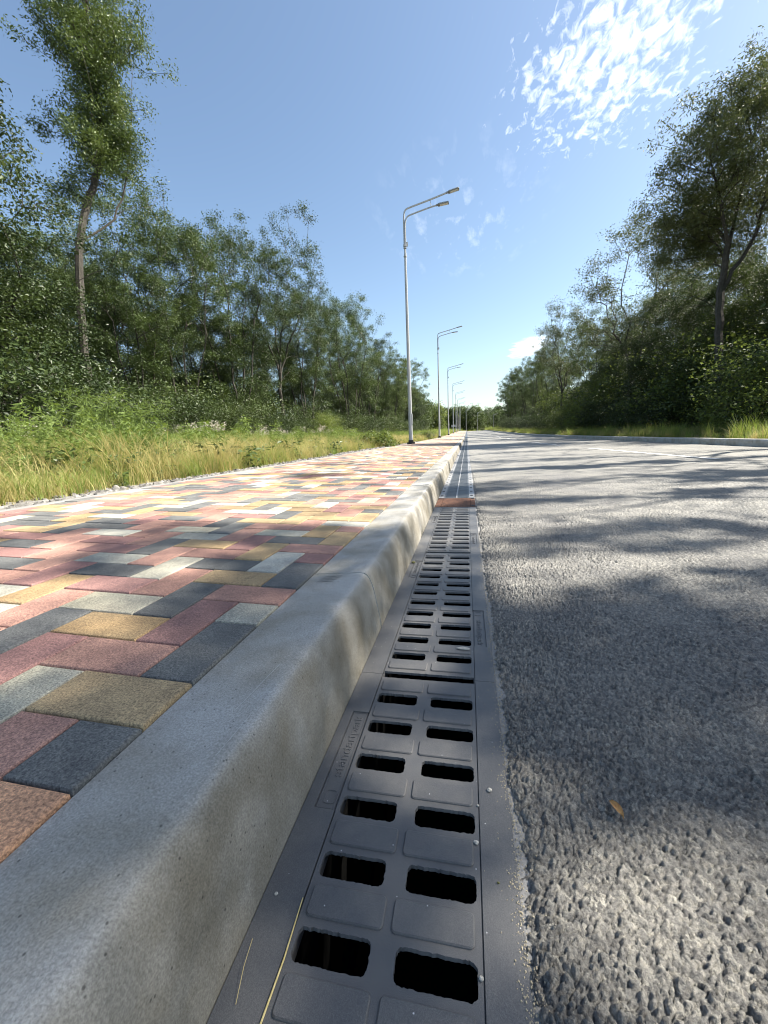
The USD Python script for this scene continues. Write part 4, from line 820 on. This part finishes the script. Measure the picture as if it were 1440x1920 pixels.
# ------------------------------------------------------------------ grass and weeds
def tuft(rng, n, h, w, spread, bend_, segs=3):
    V, F = [], []; o = 0
    for _ in range(n):
        a = rng.uniform(0, 6.283); rr = spread*math.sqrt(rng.random()); b = np.array([rr*math.cos(a), rr*math.sin(a), 0]); d = rng.uniform(0, 6.283); H = h*rng.uniform(0.5, 1.1); out = bend_*H*rng.uniform(0.2, 1.2); s = np.array([-math.sin(d), math.cos(d), 0])
        for k in range(segs+1):
            t = k/segs; c = b+np.array([math.cos(d), math.sin(d), 0])*out*t*t+np.array([0, 0, H*(t-0.25*bend_*t*t)]); ww = w*(1-t)**0.7*0.5+0.0004; V += [c+s*ww, c-s*ww]
        for k in range(segs): i = o+2*k; F += [[i, i+1, i+3], [i, i+3, i+2]]
        o += 2*(segs+1)
    return np.array(V), np.array(F)
def seedhead(rng, n, h, spread):
    V, F, o = [], [], 0
    for _ in range(n):
        b = np.array([rng.normal(0, spread), rng.normal(0, spread), 0]); H = h*rng.uniform(0.75, 1.1); top = b+np.array([rng.normal(0, .05), rng.normal(0, .05), H])
        for k in range(14):
            p = top+rng.normal(0, 1, 3)*np.array([.035, .035, .05]); q = rng.normal(0, .014, (3, 3)); V += list(p+q); F.append([o, o+1, o+2]); o += 3
    return np.array(V), np.array(F)
rg = np.random.default_rng(23)
gp = [(tuft(rg, 34, 0.36, 0.0055, 0.14, 0.85), 'grass_green'), (tuft(rg, 22, 0.50, 0.005, 0.13, 0.75), 'grass_dry'), (tuft(rg, 30, 0.70, 0.006, 0.13, 0.35), 'grass_green'), (seedhead(rg, 9, 0.85, 0.10), 'seed_pale'), (tuft(rg, 24, 0.26, 0.005, 0.11, 1.0), 'grass_dry'), (leaves(rg, np.c_[rg.normal(0, .07, 22), rg.normal(0, .07, 22), rg.uniform(.03, .30, 22)], 4, .035, .085, .5), 'leaf_ash'), (leaves(rg, np.c_[rg.normal(0, .05, 30), rg.normal(0, .05, 30), rg.uniform(.08, .62, 30)], 5, .03, .06, .22), 'weed_green')]
def scatter(n, xf, yf): return xf(n), yf(n)
pos, idx, sc = [], [], []
def sow(n, x, y, kinds, probs, s0, s1):
    cl_ = meshkit.fbm(np.stack([x*0.9, y*0.9, x*0+n], -1), 3, 31); k = rg.choice(kinds, n, p=probs); ok = rg.random(n) < np.clip((cl_-0.30)*4, 0.12, 1); x, y, k, cl_ = x[ok], y[ok], k[ok], cl_[ok]; n = len(x)
    z = ground_z(x, y); s = rg.uniform(s0, s1, n)*(0.55+0.9*cl_); pos.append(np.c_[x, y, z-0.01]); idx.append(k); sc.append(np.c_[s*1.1, s*1.1, s])
def ydist(n, a, b, p=1.6): return a+(b-a)*rg.random(n)**p
n = 4200; sow(n, -2.80-np.abs(rg.normal(0, .35, n)), ydist(n, 0.6, 40), [0, 1, 4, 5], [.34, .36, .28, .02], .35, .9)
n = 8500; x = -3.0-rg.random(n)*3.2; sow(n, x, ydist(n, 0.6, 45), [0, 1, 4, 5, 6], [.42, .38, .08, .03, .09], .45, 1.0)
n = 11000; x = -5.2-rg.random(n)*6.2; sow(n, x, ydist(n, 1.5, 60), [0, 1, 2, 5, 6], [.30, .17, .35, .04, .14], .45, .9)
n = 3600; x = -8.6-rg.random(n)*3.6; sow(n, x, ydist(n, 2.0, 45), [3, 2, 6], [.08, .68, .24], .60, .95)
n = 3500; x = -2.8-rg.random(n)*7; sow(n, x, rg.uniform(40, 150, n), [0, 1, 2], [.4, .3, .3], .9, 1.3)
instancer('grass', gp, np.vstack(pos), rg.uniform(0, 6.3, sum(map(len, pos))), np.vstack(sc), 'rough sunlit grass field between the paving and the left wood', 'grass', np.concatenate(idx))
pos, idx, sc = [], [], []
n = 9000; x = 6.12+rg.random(n)**1.2*4.6; sow(n, x, ydist(n, 4, 70, 1.3), [0, 1, 2], [.45, .33, .22], .45, .85)
n = 2500; x = 6.1+rg.random(n)*5; sow(n, x, rg.uniform(60, 145, n), [0, 1, 2], [.45, .35, .2], .6, 1.0)
instancer('verge_grass', gp, np.vstack(pos), rg.uniform(0, 6.3, sum(map(len, pos))), np.vstack(sc), 'shaded rough grass behind the kerb on the right', 'grass', np.concatenate(idx))
pos, idx, sc = [], [], []
n = 3500; y = rg.uniform(140, 200, n); x = bend(y)+np.where(rg.random(n) < .5, -2.8-rg.random(n)*25, 6.2+rg.random(n)*8); sow(n, x, y, [0, 1, 2], [.5, .2, .3], 1.2, 2.2)
instancer('far_grass', gp, np.vstack(pos), rg.uniform(0, 6.3, len(pos[0])), np.vstack(sc), 'bright grass strip round the bend before the far wood', 'grass', np.concatenate(idx))
# feathery weeds standing above the grass at the left
def weed(label, loc, seed, h, spread_, n=34):
    rng = np.random.default_rng(seed); st = [stem(rng, (0, 0, 0), (rng.normal(0, .05), rng.normal(0, .05), h*0.8), 5, .015)]
    c = np.stack([rng.normal(0, spread_, n), rng.normal(0, spread_, n), h*rng.uniform(0.25, 1.0, n)], 1)
    c[:, :2] *= np.clip(1.5-c[:, 2:]/h, .3, 1.2)
    return tree('feathery_weed', label, 'weed', loc, seed, st, c, per=3, spread=.05, nleaf=18, sigma=.045, size=.055, aspect=.13, leaf='weed_green', r_tip=.0016, expo=.42, rmax=.011, bf=.3, crown='foliage', bark='weed_green', step=.08, droop=-.2)
weed('tallest feathery bright green weed in front of the left wood', at(-5.15, 4.7), 1, 1.10, .26, 50)
weed('feathery green weed with bare stem, right neighbour of the tallest weed', at(-4.25, 4.25), 2, 1.0, .22)
weed('small feathery weed close to the gravel strip', at(-3.75, 3.9), 4, .62, .18)
weed('feathery weed leaning right behind the small one', at(-4.3, 4.9), 5, .95, .26)
weed('low dark weed at the left border near the paving', at(-3.6, 2.75), 6, .55, .14)
iv = mk_bush('low_plant', 'low bright leafy plant at the foot of the nearest street lamp', 'plant', at(-2.95, 13.6), 71, .50, .62, leaf='leaf_light', nleaf=26, size=.07, aspect=.6, per=5, spread=.10, sigma=.08, ncl=24, step=.1)
lv_ = mk_bush('grey_plant', 'grey-green tuft of plant at the foot of the second street lamp', 'plant', at(-2.95, 31.0), 72, .6, .55, leaf='leaf_willow', nleaf=22, size=.10, aspect=.2, per=5, spread=.12, sigma=.10, ncl=18, step=.1)

sb = thing('road_board', 'small pale board on two posts beside the distant lamps', 'sign', (-3.4, 108.0, 0.2+float(rise(108))))
mesh('board', bx(-0.55, 0.55, -0.02, 0.02, 1.25, 1.80), 'lamp_steel', sb)
for x in (-0.4, 0.4): mesh('post', tube([(x, 0.04, 0), (x, 0.04, 1.7)], 0.03, 6), 'lamp_steel', sb)
